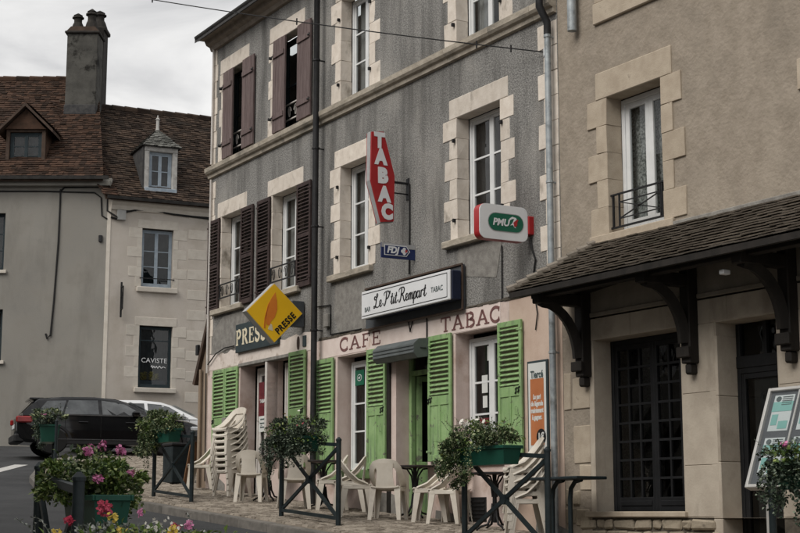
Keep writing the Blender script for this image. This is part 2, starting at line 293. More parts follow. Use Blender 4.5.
# stroke lettering: glyph strokes in a unit box (x 0..w, z 0..1)
def arc(cx, cz, rx, rz_, a0, a1, n=9): return [(cx + rx * math.cos(R(a0 + (a1 - a0) * i / n)), cz + rz_ * math.sin(R(a0 + (a1 - a0) * i / n))) for i in range(n + 1)]
def catmull(p, n=6):
    o = []; q = [p[0]] + list(p) + [p[-1]]
    for i in range(1, len(q) - 2):
        for k in range(n):
            t = k / n; a, b, c, d = q[i - 1], q[i], q[i + 1], q[i + 2]
            o.append(tuple(.5 * (2 * b[e] + (c[e] - a[e]) * t + (2 * a[e] - 5 * b[e] + 4 * c[e] - d[e]) * t * t + (-a[e] + 3 * b[e] - 3 * c[e] + d[e]) * t ** 3) for e in (0, 1)))
    return o + [tuple(p[-1])]
def sf(x, z, w=.16): return [(x - w, z), (x + w, z)]
GL = {
 'C': (.8, [arc(.45, .5, .38, .48, 50, 310, 14)], [[(.68, .68), (.72, .98)], [(.68, .3), (.72, .04)]]),
 'A': (.9, [[(.12, .02), (.45, .98)], [(.45, .98), (.8, .02)]], [[(.24, .36), (.66, .36)], sf(.12, .03), sf(.8, .03, .18)]),
 'F': (.75, [[(.22, .03), (.22, .97)]], [[(.1, .97), (.72, .97)], [(.2, .53), (.55, .53)], sf(.24, .03), [(.71, .98), (.71, .74)], [(.55, .65), (.55, .42)]]),
 'E': (.78, [[(.22, .03), (.22, .97)]], [[(.1, .97), (.72, .97)], [(.2, .53), (.55, .53)], [(.1, .03), (.74, .03)], [(.71, .98), (.71, .74)], [(.55, .65), (.55, .42)], [(.74, .02), (.74, .28)]]),
 'T': (.85, [[(.43, .03), (.43, .97)]], [[(.06, .96), (.8, .96)], [(.06, .98), (.06, .7)], [(.8, .98), (.8, .7)], sf(.43, .03)]),
 'B': (.82, [[(.22, .03), (.22, .97)], arc(.42, .74, .24, .22, 90, -90), arc(.44, .27, .3, .25, 90, -90)], [[(.08, .96), (.44, .96)], [(.2, .52), (.45, .52)], [(.08, .03), (.46, .03)]]),
 'P': (.78, [[(.22, .03), (.22, .97)], arc(.42, .72, .28, .25, 90, -90)], [[(.08, .96), (.44, .96)], [(.2, .47), (.44, .47)], sf(.22, .03)]),
 'R': (.88, [[(.22, .03), (.22, .97)], arc(.42, .74, .26, .23, 90, -90), [(.45, .5), (.78, .04)]], [[(.08, .96), (.44, .96)], [(.2, .5), (.45, .5)], sf(.22, .03), sf(.82, .03, .1)]),
 'S': (.72, [catmull([(.62, .8), (.5, .95), (.3, .96), (.14, .8), (.18, .62), (.36, .52), (.56, .42), (.64, .24), (.5, .06), (.28, .04), (.12, .2)], 3)], [[(.62, .68), (.63, .96)], [(.11, .32), (.1, .04)]]),
}
def strokes(mb, lines, w, ox, oz, sx, sz, y0, y1, calli=0):
    for ln in lines:
        P = [Vector((ox + x * sx, oz + z * sz)) for x, z in ln]
        L_, Rr = [], []
        for i, p in enumerate(P):
            d = (P[min(i + 1, len(P) - 1)] - P[max(i - 1, 0)])
            d = d.normalized() if d.length > 1e-9 else Vector((1, 0))
            n = Vector((-d.y, d.x)); ww = w / 2
            if calli: ww = w / 2 * (.35 + .65 * max(0, -d.y) + .15 * abs(d.x))
            L_.append(p + n * ww); Rr.append(p - n * ww)
        n = len(P)
        vs = [(q.x, y0, q.y) for q in L_] + [(q.x, y0, q.y) for q in Rr] + [(q.x, y1, q.y) for q in L_] + [(q.x, y1, q.y) for q in Rr]
        fs = []
        for i in range(n - 1): fs += [(i, i + 1, n + i + 1, n + i), (2 * n + i, 2 * n + i + 1, i + 1, i), (n + i, n + i + 1, 3 * n + i + 1, 3 * n + i)]
        fs += [(0, n, 3 * n, 2 * n), (n - 1, 2 * n - 1, 4 * n - 1, 3 * n - 1)]
        mb.add(vs, fs)
def slab_text(mb, s, x0, x1, z0, h, y0, y1, heavy=.2, light=.1):
    tot = sum(GL[c][0] for c in s) + .12 * (len(s) - 1); k = (x1 - x0) / tot; x = x0
    for c in s:
        w, big, small = GL[c]
        strokes(mb, big, heavy * min(k, h), x, z0, k, h, y0, y1); strokes(mb, small, light * min(k, h), x, z0, k, h, y0 - .0006, y1 - .0006); x += (w + .12) * k
SCRIPT = {
 'L': (1.25, [[(.55, 1.45), (.3, 1.7), (.1, 1.45), (.3, 1.2), (.75, 1.5), (.95, 1.9), (.75, 2.05), (.6, 1.5), (.45, .6), (.2, .05), (-.1, .02), (-.05, .25), (.3, .2), (.7, 0), (1.1, .1), (1.3, .4)]]),
 'e': (.62, [[(-.05, .2), (.25, .42), (.5, .75), (.38, 1.0), (.12, .8), (.08, .35), (.25, .02), (.5, .15), (.72, .45)]]),
 'P': (1.25, [[(.6, 1.95), (.5, 1.2), (.35, .5), (.1, .02), (-.15, .15), (-.05, .4)], [(.05, 1.5), (.0, 1.8), (.4, 2.05), (.95, 2.05), (1.2, 1.7), (1.0, 1.2), (.6, .95), (.45, 1.1)]]),
 "'": (.25, [[(.12, 2.05), (.05, 1.6)]]),
 't': (.5, [[(-.05, .25), (.3, 1.0), (.4, 1.6), (.2, .6), (.15, .1), (.35, .05), (.6, .4)], [(.02, 1.08), (.52, 1.12)]]),
 'i': (.42, [[(-.05, .3), (.25, .98), (.12, .4), (.15, .05), (.32, .1), (.5, .4)], [(.3, 1.35), (.33, 1.45)]]),
 'R': (1.4, [[(.6, 1.95), (.5, 1.2), (.35, .5), (.1, .02), (-.15, .15), (-.05, .4)], [(.05, 1.5), (.0, 1.8), (.4, 2.05), (.95, 2.05), (1.15, 1.7), (.95, 1.25), (.55, 1.05), (.85, .85), (1.0, .3), (1.2, 0), (1.45, .3)]]),
 'm': (1.05, [[(-.05, .3), (.15, .95), (.05, 0)], [(.08, .4), (.35, .95), (.48, .85), (.38, 0)], [(.42, .4), (.7, .95), (.83, .85), (.75, .15), (.88, .05), (1.08, .4)]]),
 'p': (.72, [[(-.05, .3), (.2, 1.05), (.0, -.7)], [(.1, .3), (.38, .98), (.6, .85), (.5, .2), (.25, .0), (.12, .15)], [(.5, .1), (.78, .4)]]),
 'a': (.85, [[(.52, .8), (.3, .98), (.06, .6), (.1, .08), (.3, .04), (.52, .5)], [(.64, 1.02), (.55, .45), (.58, .04), (.74, .08), (.92, .42)]]),
 'r': (.6, [[(-.02, .4), (.14, 1.02), (.08, .5), (.06, .02)], [(.1, .5), (.28, .95), (.48, .96), (.52, .8)]]),
 ' ': (.45, []),
}
def script_text(mb, s, x0, x1, z0, h, y0, y1, w):
    k = (x1 - x0) / sum(SCRIPT[c][0] for c in s); x = x0
    for c in s:
        ad, ln = SCRIPT[c]; strokes(mb, [catmull(l, 5) for l in ln], w, x, z0, k, h, y0, y1, calli=1); x += ad * k

# ------------------------------------------------------------------ the place: facade frame and sloping ground
QO = Vector((-.07, 22.0, 0)); QA = R(-59.93)
QX = Vector((math.cos(QA), math.sin(QA), 0)); QY = Vector((-math.sin(QA), math.cos(QA), 0))
def gz(x, y):
    t = max(-34, min(34, -x)); n = max(-20, min(20, -y))
    z = .065 * t - .03 * n
    if t > 8: z += .025 * (t - 8)
    return z
def wp(x, y, z=None): 
    p = QO + QX * x + QY * y; p.z = gz(x, y) if z is None else z; return p
RO = wp(4.15, 0, 0); RA = R(-58.9)
BO = Vector((-8.65, 44, 0)); BA = R(24.7)

KERB = [(16, -2.45), (-8.6, -2.45), (-9.8, -2.42), (-11.2, -2.1), (-14, -1.1), (-16.8, -.05), (-18.4, 1.6), (-19.9, 3.4), (-21.5, 6)]
# ground sheet: the carriageway and beyond
mb = MB(); xs = [-160, -90, -60, -45] + [-34 + i for i in range(0, 69)] + [45, 60, 90, 160]; ys = [-160, -90, -50, -30] + [-20 + i for i in range(0, 41)] + [30, 50, 90, 160]
for y in ys:
    for x in xs: mb.v.append(tuple(wp(x, y, gz(x, y) - .11)))
nx = len(xs)
for j in range(len(ys) - 1):
    for i in range(nx - 1): mb.f.append((j * nx + i, j * nx + i + 1, (j + 1) * nx + i + 1, (j + 1) * nx + i))
g = part(mb, 'road', 'asphalt', None); g['kind'] = 'structure'
# pavement in front of the houses, with its kerb stones and cobbles
def kerb_y(x):
    for a, b in zip(KERB, KERB[1:]):
        if b[0] <= x <= a[0]: return a[1] + (b[1] - a[1]) * (x - a[0]) / (b[0] - a[0])
    return 9
pv = MB(); xx = [16 - i * .5 for i in range(0, 73)]
rows = []
for x in xx:
    y0 = kerb_y(x) + .02; y1 = 1.2 if x > -7.2 else 9
    if y0 > y1: y0 = y1
    rows.append([(x, y0 + (y1 - y0) * k / 6) for k in range(7)])
for r_ in rows:
    for (x, y) in r_: pv.v.append(tuple(wp(x, y, gz(x, y) - .012)))
for i in range(len(rows) - 1):
    for k in range(6): pv.f.append((i * 7 + k, i * 7 + k + 1, (i + 1) * 7 + k + 1, (i + 1) * 7 + k))
pave = part(pv, 'pavement', 'pavebed', None); pave['kind'] = 'structure'
for a, b in zip(KERB, KERB[1:]):
    n = max(1, round((Vector(b) - Vector(a)).length / .95)); A, B = Vector(a), Vector(b)
    for i in range(n):
        p, q = A + (B - A) * i / n, A + (B - A) * (i + 1) / n
        d = (q - p).normalized(); p2, q2 = p + d * .006, q - d * .006; nn = Vector((-d.y, d.x))
        if (Vector((-12, 4)) - p).dot(nn) < 0: nn = -nn
        ring = [p2, q2, q2 + nn * .16, p2 + nn * .16]; k = MB(); dz = random.uniform(-.006, .006)
        top = [wp(c.x, c.y, gz(c.x, c.y) + .006 + dz) for c in ring]; ctr = sum(top, Vector()) / 4
        tin = [c + (ctr - c).normalized() * .012 for c in top]
        k.add([tuple(c - Vector((0, 0, .2))) for c in top] + [tuple(c - Vector((0, 0, .014))) for c in top] + [tuple(c) for c in tin],
              [(0, 1, 5, 4), (1, 2, 6, 5), (2, 3, 7, 6), (3, 0, 4, 7), (4, 5, 9, 8), (5, 6, 10, 9), (6, 7, 11, 10), (7, 4, 8, 11), (8, 9, 10, 11)])
        part(k, 'kerb_stone', 'kerb', pave)
cb = MB(); y = -2.22
def cobble(x, y, a, b):
    j = lambda: random.uniform(-.014, .014)
    c = [(x + j(), y + j()), (x + a + j(), y + j()), (x + a + j(), y + b + j()), (x + j(), y + b + j())]; h = random.uniform(.004, .016)
    mx_, my_ = x + a / 2, y + b / 2
    lo = [wp(u, v, gz(u, v) - .02) for u, v in c]; hi = [wp(u + (mx_ - u) * .16, v + (my_ - v) * .16, gz(u, v) + h + random.uniform(-.003, .003)) for u, v in c]
    cb.add([tuple(p) for p in lo + hi], [(4, 5, 6, 7), (0, 1, 5, 4), (1, 2, 6, 5), (2, 3, 7, 6), (3, 0, 4, 7)])
yy = -2.25
while yy < 4.2:
    b = random.uniform(.085, .12); x = 9.5 if yy < .02 else -7.3
    while x > -19.5:
        a = random.uniform(.09, .16)
        if kerb_y(x - a) < yy - .2 and kerb_y(x) < yy - .2: cobble(x - a, yy, a - .012, b - .012)
        x -= a
    yy += b
c_ = obj('cobbles', cb.mesh('cobbles', M['cobble'], 0, False), pave, kind='stuff', label='small sandy cobbles laid in uneven rows on the pavement')
# near side pavement under the camera and the flower barriers
np_ = MB(); X_ = [-9 + i for i in range(0, 42)]
for x in X_:
    for y in (-6.9, -9, -12, -16, -20): np_.v.append(tuple(wp(x, y, gz(x, y))))
for i in range(len(X_) - 1):
    for k in range(4): np_.f.append((i * 5 + k, i * 5 + k + 1, (i + 1) * 5 + k + 1, (i + 1) * 5 + k))
p2 = part(np_, 'near_pavement', 'pavebed', None); p2['kind'] = 'structure'
for i in range(24):
    x = -9 + i * 1.0; k = MB()
    cs = [(x + .006, -6.9), (x + .994, -6.9), (x + .994, -7.06), (x + .006, -7.06)]
    k.add([tuple(wp(u, v, gz(u, v) - .2)) for u, v in cs] + [tuple(wp(u, v, gz(u, v) + .01)) for u, v in cs], [(4, 5, 6, 7), (0, 1, 5, 4), (1, 2, 6, 5), (2, 3, 7, 6), (3, 0, 4, 7)])
    part(k, 'kerb_stone', 'kerb', p2)
# painted line on the side road
A, B = Vector((-14.2, -2.05)), Vector((-16.5, -.75)); d = (B - A).normalized(); nn = Vector((-d.y, d.x)) * .16; k = MB()
pts = [A + nn, A - nn, B - nn, B + nn]
k.add([tuple(wp(p.x, p.y, gz(p.x, p.y) - .105)) for p in pts], [(0, 1, 2, 3)])
o = part(k, 'road_marking', 'paint', None); o['kind'] = 'structure'

# ------------------------------------------------------------------ building helpers
def facade(mb, x0, x1, z0, z1, ops, depth=.22, y=0):
    xs = sorted({x0, x1, *[o[0] for o in ops], *[o[1] for o in ops]}); zs = sorted({z0, z1, *[o[2] for o in ops], *[o[3] for o in ops]})
    xs = [v for v in xs if x0 <= v <= x1]; zs = [v for v in zs if z0 <= v <= z1]
    for a, b in zip(xs, xs[1:]):
        for c, d in zip(zs, zs[1:]):
            m, n = (a + b) / 2, (c + d) / 2
            if any(o[0] < m < o[1] and o[2] < n < o[3] for o in ops): continue
            mb.quad((a, y, c), (b, y, c), (b, y, d), (a, y, d))
    for o in ops:
        a, b, c, d = o[:4]; c, d = max(c, z0), min(d, z1); e = y + depth
        mb.quad((a, y, c), (a, e, c), (a, e, d), (a, y, d)); mb.quad((b, y, c), (b, y, d), (b, e, d), (b, e, c))
        if o[3] <= z1: mb.quad((a, y, d), (a, e, d), (b, e, d), (b, y, d))
        if o[2] >= z0: mb.quad((a, y, c), (b, y, c), (b, e, c), (a, e, c))
def weld(mb):
    return mb
def window(parent, x0, x1, z0, z1, y=.2, bars=(1/3, 2/3), leaves=2, m='white', gm='glass', fw=.045, sw=.05, cols=1, back='curtain', name='window', cgap=.06, bb=None):
    f = MB(); f.cbox(x0, x0 + fw, y, y + .07, z0, z1, .006); f.cbox(x1 - fw, x1, y, y + .07, z0, z1, .006); f.cbox(x0 + fw, x1 - fw, y + .001, y + .069, z1 - fw, z1, .006); f.cbox(x0 + fw, x1 - fw, y + .001, y + .069, z0, z0 + fw, .006)
    ix0, ix1, iz0, iz1 = x0 + fw, x1 - fw, z0 + fw, z1 - fw; lw = (ix1 - ix0) / leaves; pan = []
    for l in range(leaves):
        a, b = ix0 + l * lw, ix0 + (l + 1) * lw; yy0, yy1 = y + .015, y + .055
        f.cbox(a, a + sw, yy0, yy1, iz0, iz1, .004); f.cbox(b - sw, b, yy0, yy1, iz0, iz1, .004); f.cbox(a + sw, b - sw, yy0 + .001, yy1, iz1 - sw, iz1, .004); f.cbox(a + sw, b - sw, yy0 + .001, yy1, iz0, iz0 + sw * (bb or 1.4), .004)
        pz0, pz1 = iz0 + sw * (bb or 1.4), iz1 - sw; px0, px1 = a + sw, b - sw
        cuts = [pz0] + [pz0 + (pz1 - pz0) * t for t in bars] + [pz1]
        for t in cuts[1:-1]: f.box(px0, px1, yy0 + .005, yy1 - .005, t - .013, t + .013)
        cw = (px1 - px0) / cols
        for c in range(1, cols): f.box(px0 + c * cw - .013, px0 + c * cw + .013, yy0 + .004, yy1 - .006, pz0, pz1)
        for zz0, zz1 in zip(cuts, cuts[1:]):
            for c in range(cols): pan.append((px0 + c * cw, px0 + (c + 1) * cw, zz0, zz1))
    w = part(f, name, m, parent)
    for a, b, c, d in pan:
        q = MB(); tl = random.uniform(-.003, .003); q.quad((a, y + .036, c), (b, y + .036 + tl, c), (b, y + .036 + tl, d), (a, y + .036, d)); part(q, 'pane', gm, w)
    if back:
        q = MB(); n = 24
        if back == 'curtain':
            for (a, b) in ((x0 + fw, (x0 + x1) / 2 - cgap), ((x0 + x1) / 2 + cgap, x1 - fw)):
                vs = []
                for i in range(n + 1):
                    t = i / n; yy = y + .13 + .015 * math.sin(t * 28) ; vs += [(a + (b - a) * t, yy, z0), (a + (b - a) * t, yy, z1)]
                q.add(vs, [(2 * i, 2 * i + 2, 2 * i + 3, 2 * i + 1) for i in range(n)])
            part(q, 'curtain', 'curtain', w)
        else:
            vs = []
            for i in range(n + 1):
                t = i / n; yy = y + .14 + .01 * math.sin(t * 31); vs += [(x0 + (x1 - x0) * t, yy, z0), (x0 + (x1 - x0) * t, yy, z1)]
            q.add(vs, [(2 * i, 2 * i + 2, 2 * i + 3, 2 * i + 1) for i in range(n)]); part(q, 'curtain', back, w)
    return w
def surround(parent, x0, x1, z0, z1, m='stone', short=.2, long=.34, pitch=.31, lint=.29, lw=.18, proud=.006, inner=.2, sides=(1, 1), phase=0, lintel=True, jb='jamb_stone'):
    if lintel: part(MB().cbox(x0 - lw, x1 + lw - .01, -proud - .004, inner, z1, z1 + lint, .01), 'lintel', m, parent)
    n = max(1, round((z1 - z0) / pitch)); h = (z1 - z0) / n
    for s in (0, 1):
        if not sides[s]: continue
        for i in range(n):
            L_ = long if (i + phase + 0) % 2 == 0 else short
            L_ += random.uniform(-.025, .025); a, b = (x0 - L_, x0) if s == 0 else (x1, x1 + L_)
            pr = proud + random.uniform(-.004, .004)
            part(MB().cbox(a, b, -pr, inner - .003, z0 + i * h + .0008, z0 + (i + 1) * h - .0008, .005, .005), jb, m, parent)
_slat = {}
def slat_mesh(w, m, d=.058):
    key = (round(w, 3), m)
    if key not in _slat:
        b = MB(); t = R(42); a = Vector((0, math.cos(t) * d, math.sin(t) * d)) / 2; nn = Vector((0, -math.sin(t), math.cos(t))) * .005
        b.add([tuple(Vector((x, 0, 0)) + s1 * a + s2 * nn) for x in (0, w) for s1, s2 in ((-1, -1), (1, -1), (1, 1), (-1, 1))], [(0, 1, 2, 3), (7, 6, 5, 4), (0, 4, 5, 1), (1, 5, 6, 2), (2, 6, 7, 3), (3, 7, 4, 0)])
        _slat[key] = b.mesh('slat', M[m])
    return _slat[key]
def shutter(parent, x0, x1, z0, z1, y, kind, m, flip=0, label=None, rot=0, hinge=0):
    w, h = x1 - x0, z1 - z0; f = MB(); sw = .055 if kind != 'plank' else 0; T = .035
    ex = []
    if kind == 'plank':
        n = 4
        o = None
    else:
        f.cbox(0, sw, -T, 0, 0, h, .004); f.cbox(w - sw, w, -T, 0, 0, h, .004)
        f.cbox(sw, w - sw, -T + .001, -.001, 0, .09, .004); f.cbox(sw, w - sw, -T + .001, -.001, h - .07, h, .004)
    if kind == 'louvre':
        mid = h * .47; f.cbox(sw, w - sw, -T + .001, -.001, mid, mid + .07, .004); secs = [(.09, mid), (mid + .07, h - .07)]
    elif kind == 'half':
        mid = h * .44; f.cbox(sw, w - sw, -T + .001, -.001, mid, mid + .13, .004); secs = [(mid + .13, h - .07)]
        f.cbox(w / 2 - .028, w / 2 + .028, -T + .0015, -.002, .09, mid, .004)
    else: secs = []
    if kind != 'plank': o = part(f, 'shutter', m, parent, label, loc=(x0, y, z0))
    else:
        f.cbox(.0, w, .002, .012, 0, h, .002); o = part(f, 'shutter', m, parent, label, loc=(x0, y - .02, z0))
        pw = w / 4
        for i in range(4):
            part(MB().cbox(i * pw + .002, (i + 1) * pw - .002, -.02 + random.uniform(-.002, .002), .002, random.uniform(0, .01), h - random.uniform(0, .01), .004), 'board', m, o)
        for zz in (.14 * h, .8 * h):
            part(MB().cbox(.03, w - .03, -.045, -.02, zz, zz + .09, .005), 'batten', m, o)
            if flip: part(MB().cbox(-.07, .06, -.056, -.0455, zz + .03, zz + .055, .003), 'hinge_strap', 'iron', o); part(MB().cbox(-.095, -.0705, -.06, .0, zz + .02, zz + .07, .003), 'hinge_pin', 'iron', o)
            else: part(MB().cbox(w - .06, w + .04, -.056, -.0455, zz + .03, zz + .055, .003), 'hinge_strap', 'iron', o)
    if kind == 'half':
        for (a, b) in ((sw, w / 2 - .028), (w / 2 + .028, w - sw)):
            part(MB().cbox(a - .005, b + .005, -T + .014, -.006, .085, mid + .005, .003), 'panel', m, o)
    for a, b in secs:
        n = int((b - a) / (.058 if kind == 'louvre' else .064)); st = (b - a) / n
        for i in range(n):
            if kind == 'half' and random.random() < .012: continue
            obj('slat', slat_mesh(w - 2 * sw + .012, m), o, (sw - .006, -T / 2, a + (i + .5) * st), rot=(random.uniform(-.12, .12), 0, 0))
    if kind != 'plank':
        for zz in (.12, h - .14): part(MB().cbox(-.03 if not flip else w - .09, .09 if not flip else w + .03, -T - .006, -T + .0, zz, zz + .03, .002), 'hinge_strap', m, o)
    if kind == 'half':
        zz = h * .44 + .03; xx_ = w - .13 if flip else .02
        for dx, dz_ in ((0, 0), (.06, .012)): part(MB().tube([(xx_ + dx, -T - .008, zz + dz_), (xx_ + dx + .03, -T - .012, zz + .03 + dz_), (xx_ + dx + .015, -T - .012, zz + .06 + dz_), (xx_ + dx + .045, -T - .008, zz + .075 + dz_)], .009, 5), 'latch', 'iron', o)
        part(MB().tube([(w - .1, -T - .004, h * .3), (w - .1, -T - .03, h * .305), (w - .1, -T - .03, h * .36), (w - .1, -T - .004, h * .365)], .006, 5), 'pull_handle', m, o)
    if rot: o.rotation_euler = (0, 0, rot)
    return o
def railing(parent, x0, x1, z0, z1, y, name='window_railing', m='iron', style='x'):
    f = MB(); r = .011
    f.bar((x0 - .05, y, z1), (x1 + .05, y, z1), .03, .018); f.bar((x0 - .05, y, z0), (x1 + .05, y, z0), .022)
    for x in (x0, x1): f.bar((x, y, z0), (x, y, z1), .022)
    if style == 'x':
        a, b = x0 + .11, x1 - .03
        f.bar((a, y, z0), (a, y, z1), .018); f.bar((b, y, z0), (b, y, z1), .018)
        f.bar((a, y, z0 + .1), (b, y, z0 + .1), .013); f.bar((a, y, z1 - .1), (b, y, z1 - .1), .013)
        f.bar((a, y, z0 + .1), (b, y, z1 - .1), .013); f.bar((a, y - .004, z1 - .1), (b, y - .004, z0 + .1), .013)
        f.lathe([(.001, -.02), (.028, 0), (.001, .02)], 8, ((a + b) / 2, y - .01, (z0 + z1) / 2))
    else:
        n = 4
        for i in range(n):
            cx = x0 + (i + .5) * (x1 - x0) / n; f.tube([(cx + .07 * math.cos(t * .5) * (1 if i % 2 else -1) * (1 - t / 16), y, (z0 + z1) / 2 + .09 * math.sin(t * .5)) for t in range(15)], .007, 5)
    return part(f, name, m, parent)

# ================================================================== CAFE BUILDING
cafe = thing('cafe_building', 'three storey grey roughcast corner house with pink ground floor and green shutters', 'building', QO, QA)
UP = [(-6.53, -5.6), (-4.31, -3.3), (-1.77, -.82), (1.74, 2.83)]            # window axes of the upper floors
cut = .09
ops = [(a - cut, b + cut, 6.6, 8.3 + cut) for a, b in UP] + [(a - cut, b + cut, 3.72, 5.5 + cut) for a, b in UP]
mb = MB(); facade(mb, -7.05, 4.15, 2.76, 9.05, ops, .3)
mb.quad((-7.05, 0, -1), (-7.05, 0, 9.05), (-7.05, 8, 9.05), (-7.05, 8, -1)); mb.quad((4.15, .02, -1), (4.15, .02, 9.05), (4.15, 8, 9.05), (4.15, 8, -1)); mb.quad((-7.05, 8, -1), (4.15, 8, -1), (4.15, 8, 9.05), (-7.05, 8, 9.05))
part(mb, 'wall', 'render', cafe, 'grey roughcast wall of the upper floors')
GO = [(-5.55, -4.49, -.2, 2.62), (-4.41, -3.51, .75, 2.62), (-1.81, -.8, .62, 2.44), (.04, .93, -.4, 2.44), (1.68, 2.77, .72, 2.45)]
mb = MB(); facade(mb, -7.05, 3.0, -1.2, 2.756, GO, .3, -.008); part(mb, 'ground_floor_wall', 'pink', cafe, 'worn pink plaster wall of the ground floor')
mb = MB(); facade(mb, 3.0, 4.15, -1.2, 2.75, [], .3, -.007); part(mb, 'ground_floor_wall', 'salmon', cafe, 'salmon plaster at the right end of the ground floor')
# floors and near-black back sheets that paint the dark of the rooms
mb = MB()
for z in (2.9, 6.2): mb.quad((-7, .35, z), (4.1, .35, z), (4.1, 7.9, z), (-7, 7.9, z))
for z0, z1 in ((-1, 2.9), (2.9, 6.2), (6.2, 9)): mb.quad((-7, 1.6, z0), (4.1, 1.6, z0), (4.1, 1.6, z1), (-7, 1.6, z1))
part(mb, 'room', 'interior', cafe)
# painted bands
def raggedband(x0, x1, z0, z1, y, n, amp=.02):
    top = [(x0 + (x1 - x0) * i / n, z1 + random.uniform(-amp, amp)) for i in range(n + 1)]
    return MB().prism([(x0, z0), (x1, z0)] + top[::-1], y, y + .002)
part(raggedband(-2.45, 2.8, 2.46, 2.765, -.013, 30, .012), 'painted_band', 'band', cafe, 'whitish painted band behind the maroon lettering')
part(raggedband(-6.98, -2.72, 2.64, 2.93, -.013, 30, .03), 'painted_band', 'band2', cafe, 'flaking whitish band under the newsagent board')
mb = MB(); x = -2.45
while x < 4.0: 
    w = random.uniform(.1, .3); mb.box(x, x + w + .01, -.02 - random.uniform(0, .008), -.001, 2.765 + random.uniform(-.01, .008), 2.785 + random.uniform(0, .015)); x += w
part(mb, 'drip_edge', 'mortar', cafe)
mb = MB(); slab_text(mb, 'CAFE', -1.73, -.42, 2.52, .2, -.018, -.0135, .2, .1)
part(mb, 'lettering', 'letter', cafe, 'maroon slab serif word CAFE painted on the band')
mb = MB(); slab_text(mb, 'TABAC', 1.3, 2.8, 2.505, .2, -.018, -.0135, .2, .1); part(mb, 'lettering', 'letter', cafe, 'maroon slab serif word TABAC painted on the band')
# bare mortar patches
for poly in ([(-6.9, 2.9), (-5.8, 2.92), (-5.75, 3.3), (-5.2, 3.4), (-4.9, 3.62), (-6.4, 3.6), (-6.95, 3.3)], [(-1.75, 2.8), (-.9, 2.8), (-.8, 3.2), (-1.0, 3.6), (-1.9, 3.6), (-1.95, 3.1)], [(1.7, 3.25), (2.7, 3.1), (2.85, 3.62), (1.75, 3.62)]): part(MB().prism(poly, -.006, 0), 'mortar_patch', 'bare', cafe)
# string course of separate stones
x = -7.14
while x < 4.13:
    w = min(random.uniform(.85, 1.3), 4.14 - x)
    if 4.14 - x - w < .4: w = 4.14 - x
    prof = [(.02, 6.33), (-.05, 6.345), (-.06, 6.4), (-.10, 6.42), (-.125, 6.455), (-.13, 6.53), (-.02, 6.575), (.02, 6.575)]
    part(MB().prism(prof, x + .002, x + w - .002, 'x'), 'string_course_stone', 'course', cafe); x += w
# cornice, gutter, roof
part(MB().prism([(.02, 8.86), (-.06, 8.87), (-.09, 8.94), (-.16, 8.97), (-.2, 9.05), (-.22, 9.06), (.02, 9.06)], -7.1, 4.14, 'x'), 'cornice', 'cornice', cafe)
gp = [(-.24 - .075 + .075 * math.cos(t), 9.13 + .075 * math.sin(t)) for t in [math.pi * (1 + k / 8) for k in range(9)]]
part(MB().prism(gp + [(-.235, 9.14), (-.24, 9.06)][:1], -7.16, 4.14, 'x'), 'gutter', 'gutter', cafe)
part(MB().box(-7.14, 4.14, -.33, -.19, 9.062, 9.078), 'soffit', 'cornice', cafe)
mb = MB(); mb.prism([(-.36, 9.10), (4.0, 12.3), (8.3, 9.10), (8.3, 9.02), (4, 12.2), (-.36, 9.02)], -7.2, 4.2, 'x'); part(mb, 'roof', 'slate', cafe)
# windows and their stone surrounds
for fl, (z0, z1) in enumerate(((3.76, 5.5), (6.6, 8.3))):
    for i, (a, b) in enumerate(UP):
        sides = (1, 1)
        surround(cafe, a, b, z0, z1, phase=1 if fl == 0 else 0, short=.13 if i < 2 else .2, long=.24 if i < 2 else .34, lw=.2)
        if fl == 0:
            part(MB().cbox(a - .3, b + .15, -.09, .24, 3.655, 3.757, .012), 'sill', 'course', cafe)
        if i < 2 and fl == 1: window(cafe, a + .01, b - .01, z0, z1, .2, (.5,), m='darkblue', back=None)
        else: window(cafe, a + .01, b - .01, z0 + .005, z1 - .005, .2, (.333, .667), back='curtain' if (i, fl) != (3, 0) else 'blind', m='white', cgap=.08)
for i, (a, b) in enumerate(UP[:2]):
    shutter(cafe, a + .005, (a + b) / 2 - .01, 6.6, 8.3, .0, 'plank', 'mauve', 1, 'faded mauve plank shutter, closed'); shutter(cafe, b + .01, b + .52, 6.6, 8.3, -.02, 'plank', 'mauve', 0, 'faded mauve plank shutter folded back on the wall')
    shutter(cafe, a - .56, a - .03, 3.72, 5.49, -.015, 'louvre', 'brown', 0); shutter(cafe, b + .03, b + .55, 3.72, 5.49, -.015, 'louvre', 'brown', 1)
    railing(cafe, a + .03, b - .03, 3.95, 4.2, -.03, style='scroll'); railing(cafe, a + .03, b - .03, 6.8, 7.08, .12, style='scroll', m='whited')
for (a, b) in UP[2:]:
    for z0, z1 in ((3.76, 5.5), (6.6, 8.3)):
        for x in (a - .05, b + .05):
            for zz in (z0 + .25, z1 - .35):
                if zz > 8.4: continue
                part(MB().cbox(x - .018, x + .018, -.05, .0, zz, zz + .05, .004), 'shutter_pintle', 'iron', cafe)
# quoins at both ends
z = 2.95
k = 0
while z < 8.75:
    if not 6.0 < z < 6.33: 
        h = min(.33, 6.33 - z) if z < 6.33 else .33
        L_ = .30 if k % 2 else .17
        part(MB().cbox(4.14 - L_ - .12, 4.14, -.012, .1, z + .002, z + h - .002, .006, .003), 'quoin', 'stone', cafe)
        part(MB().cbox(-7.062, -6.9 + (.05 if k % 2 else 0), -.014, .3, z + .002, z + h - .002, .006, .003), 'quoin', 'stone', cafe)
        z += h; k += 1
    else: z = 6.58
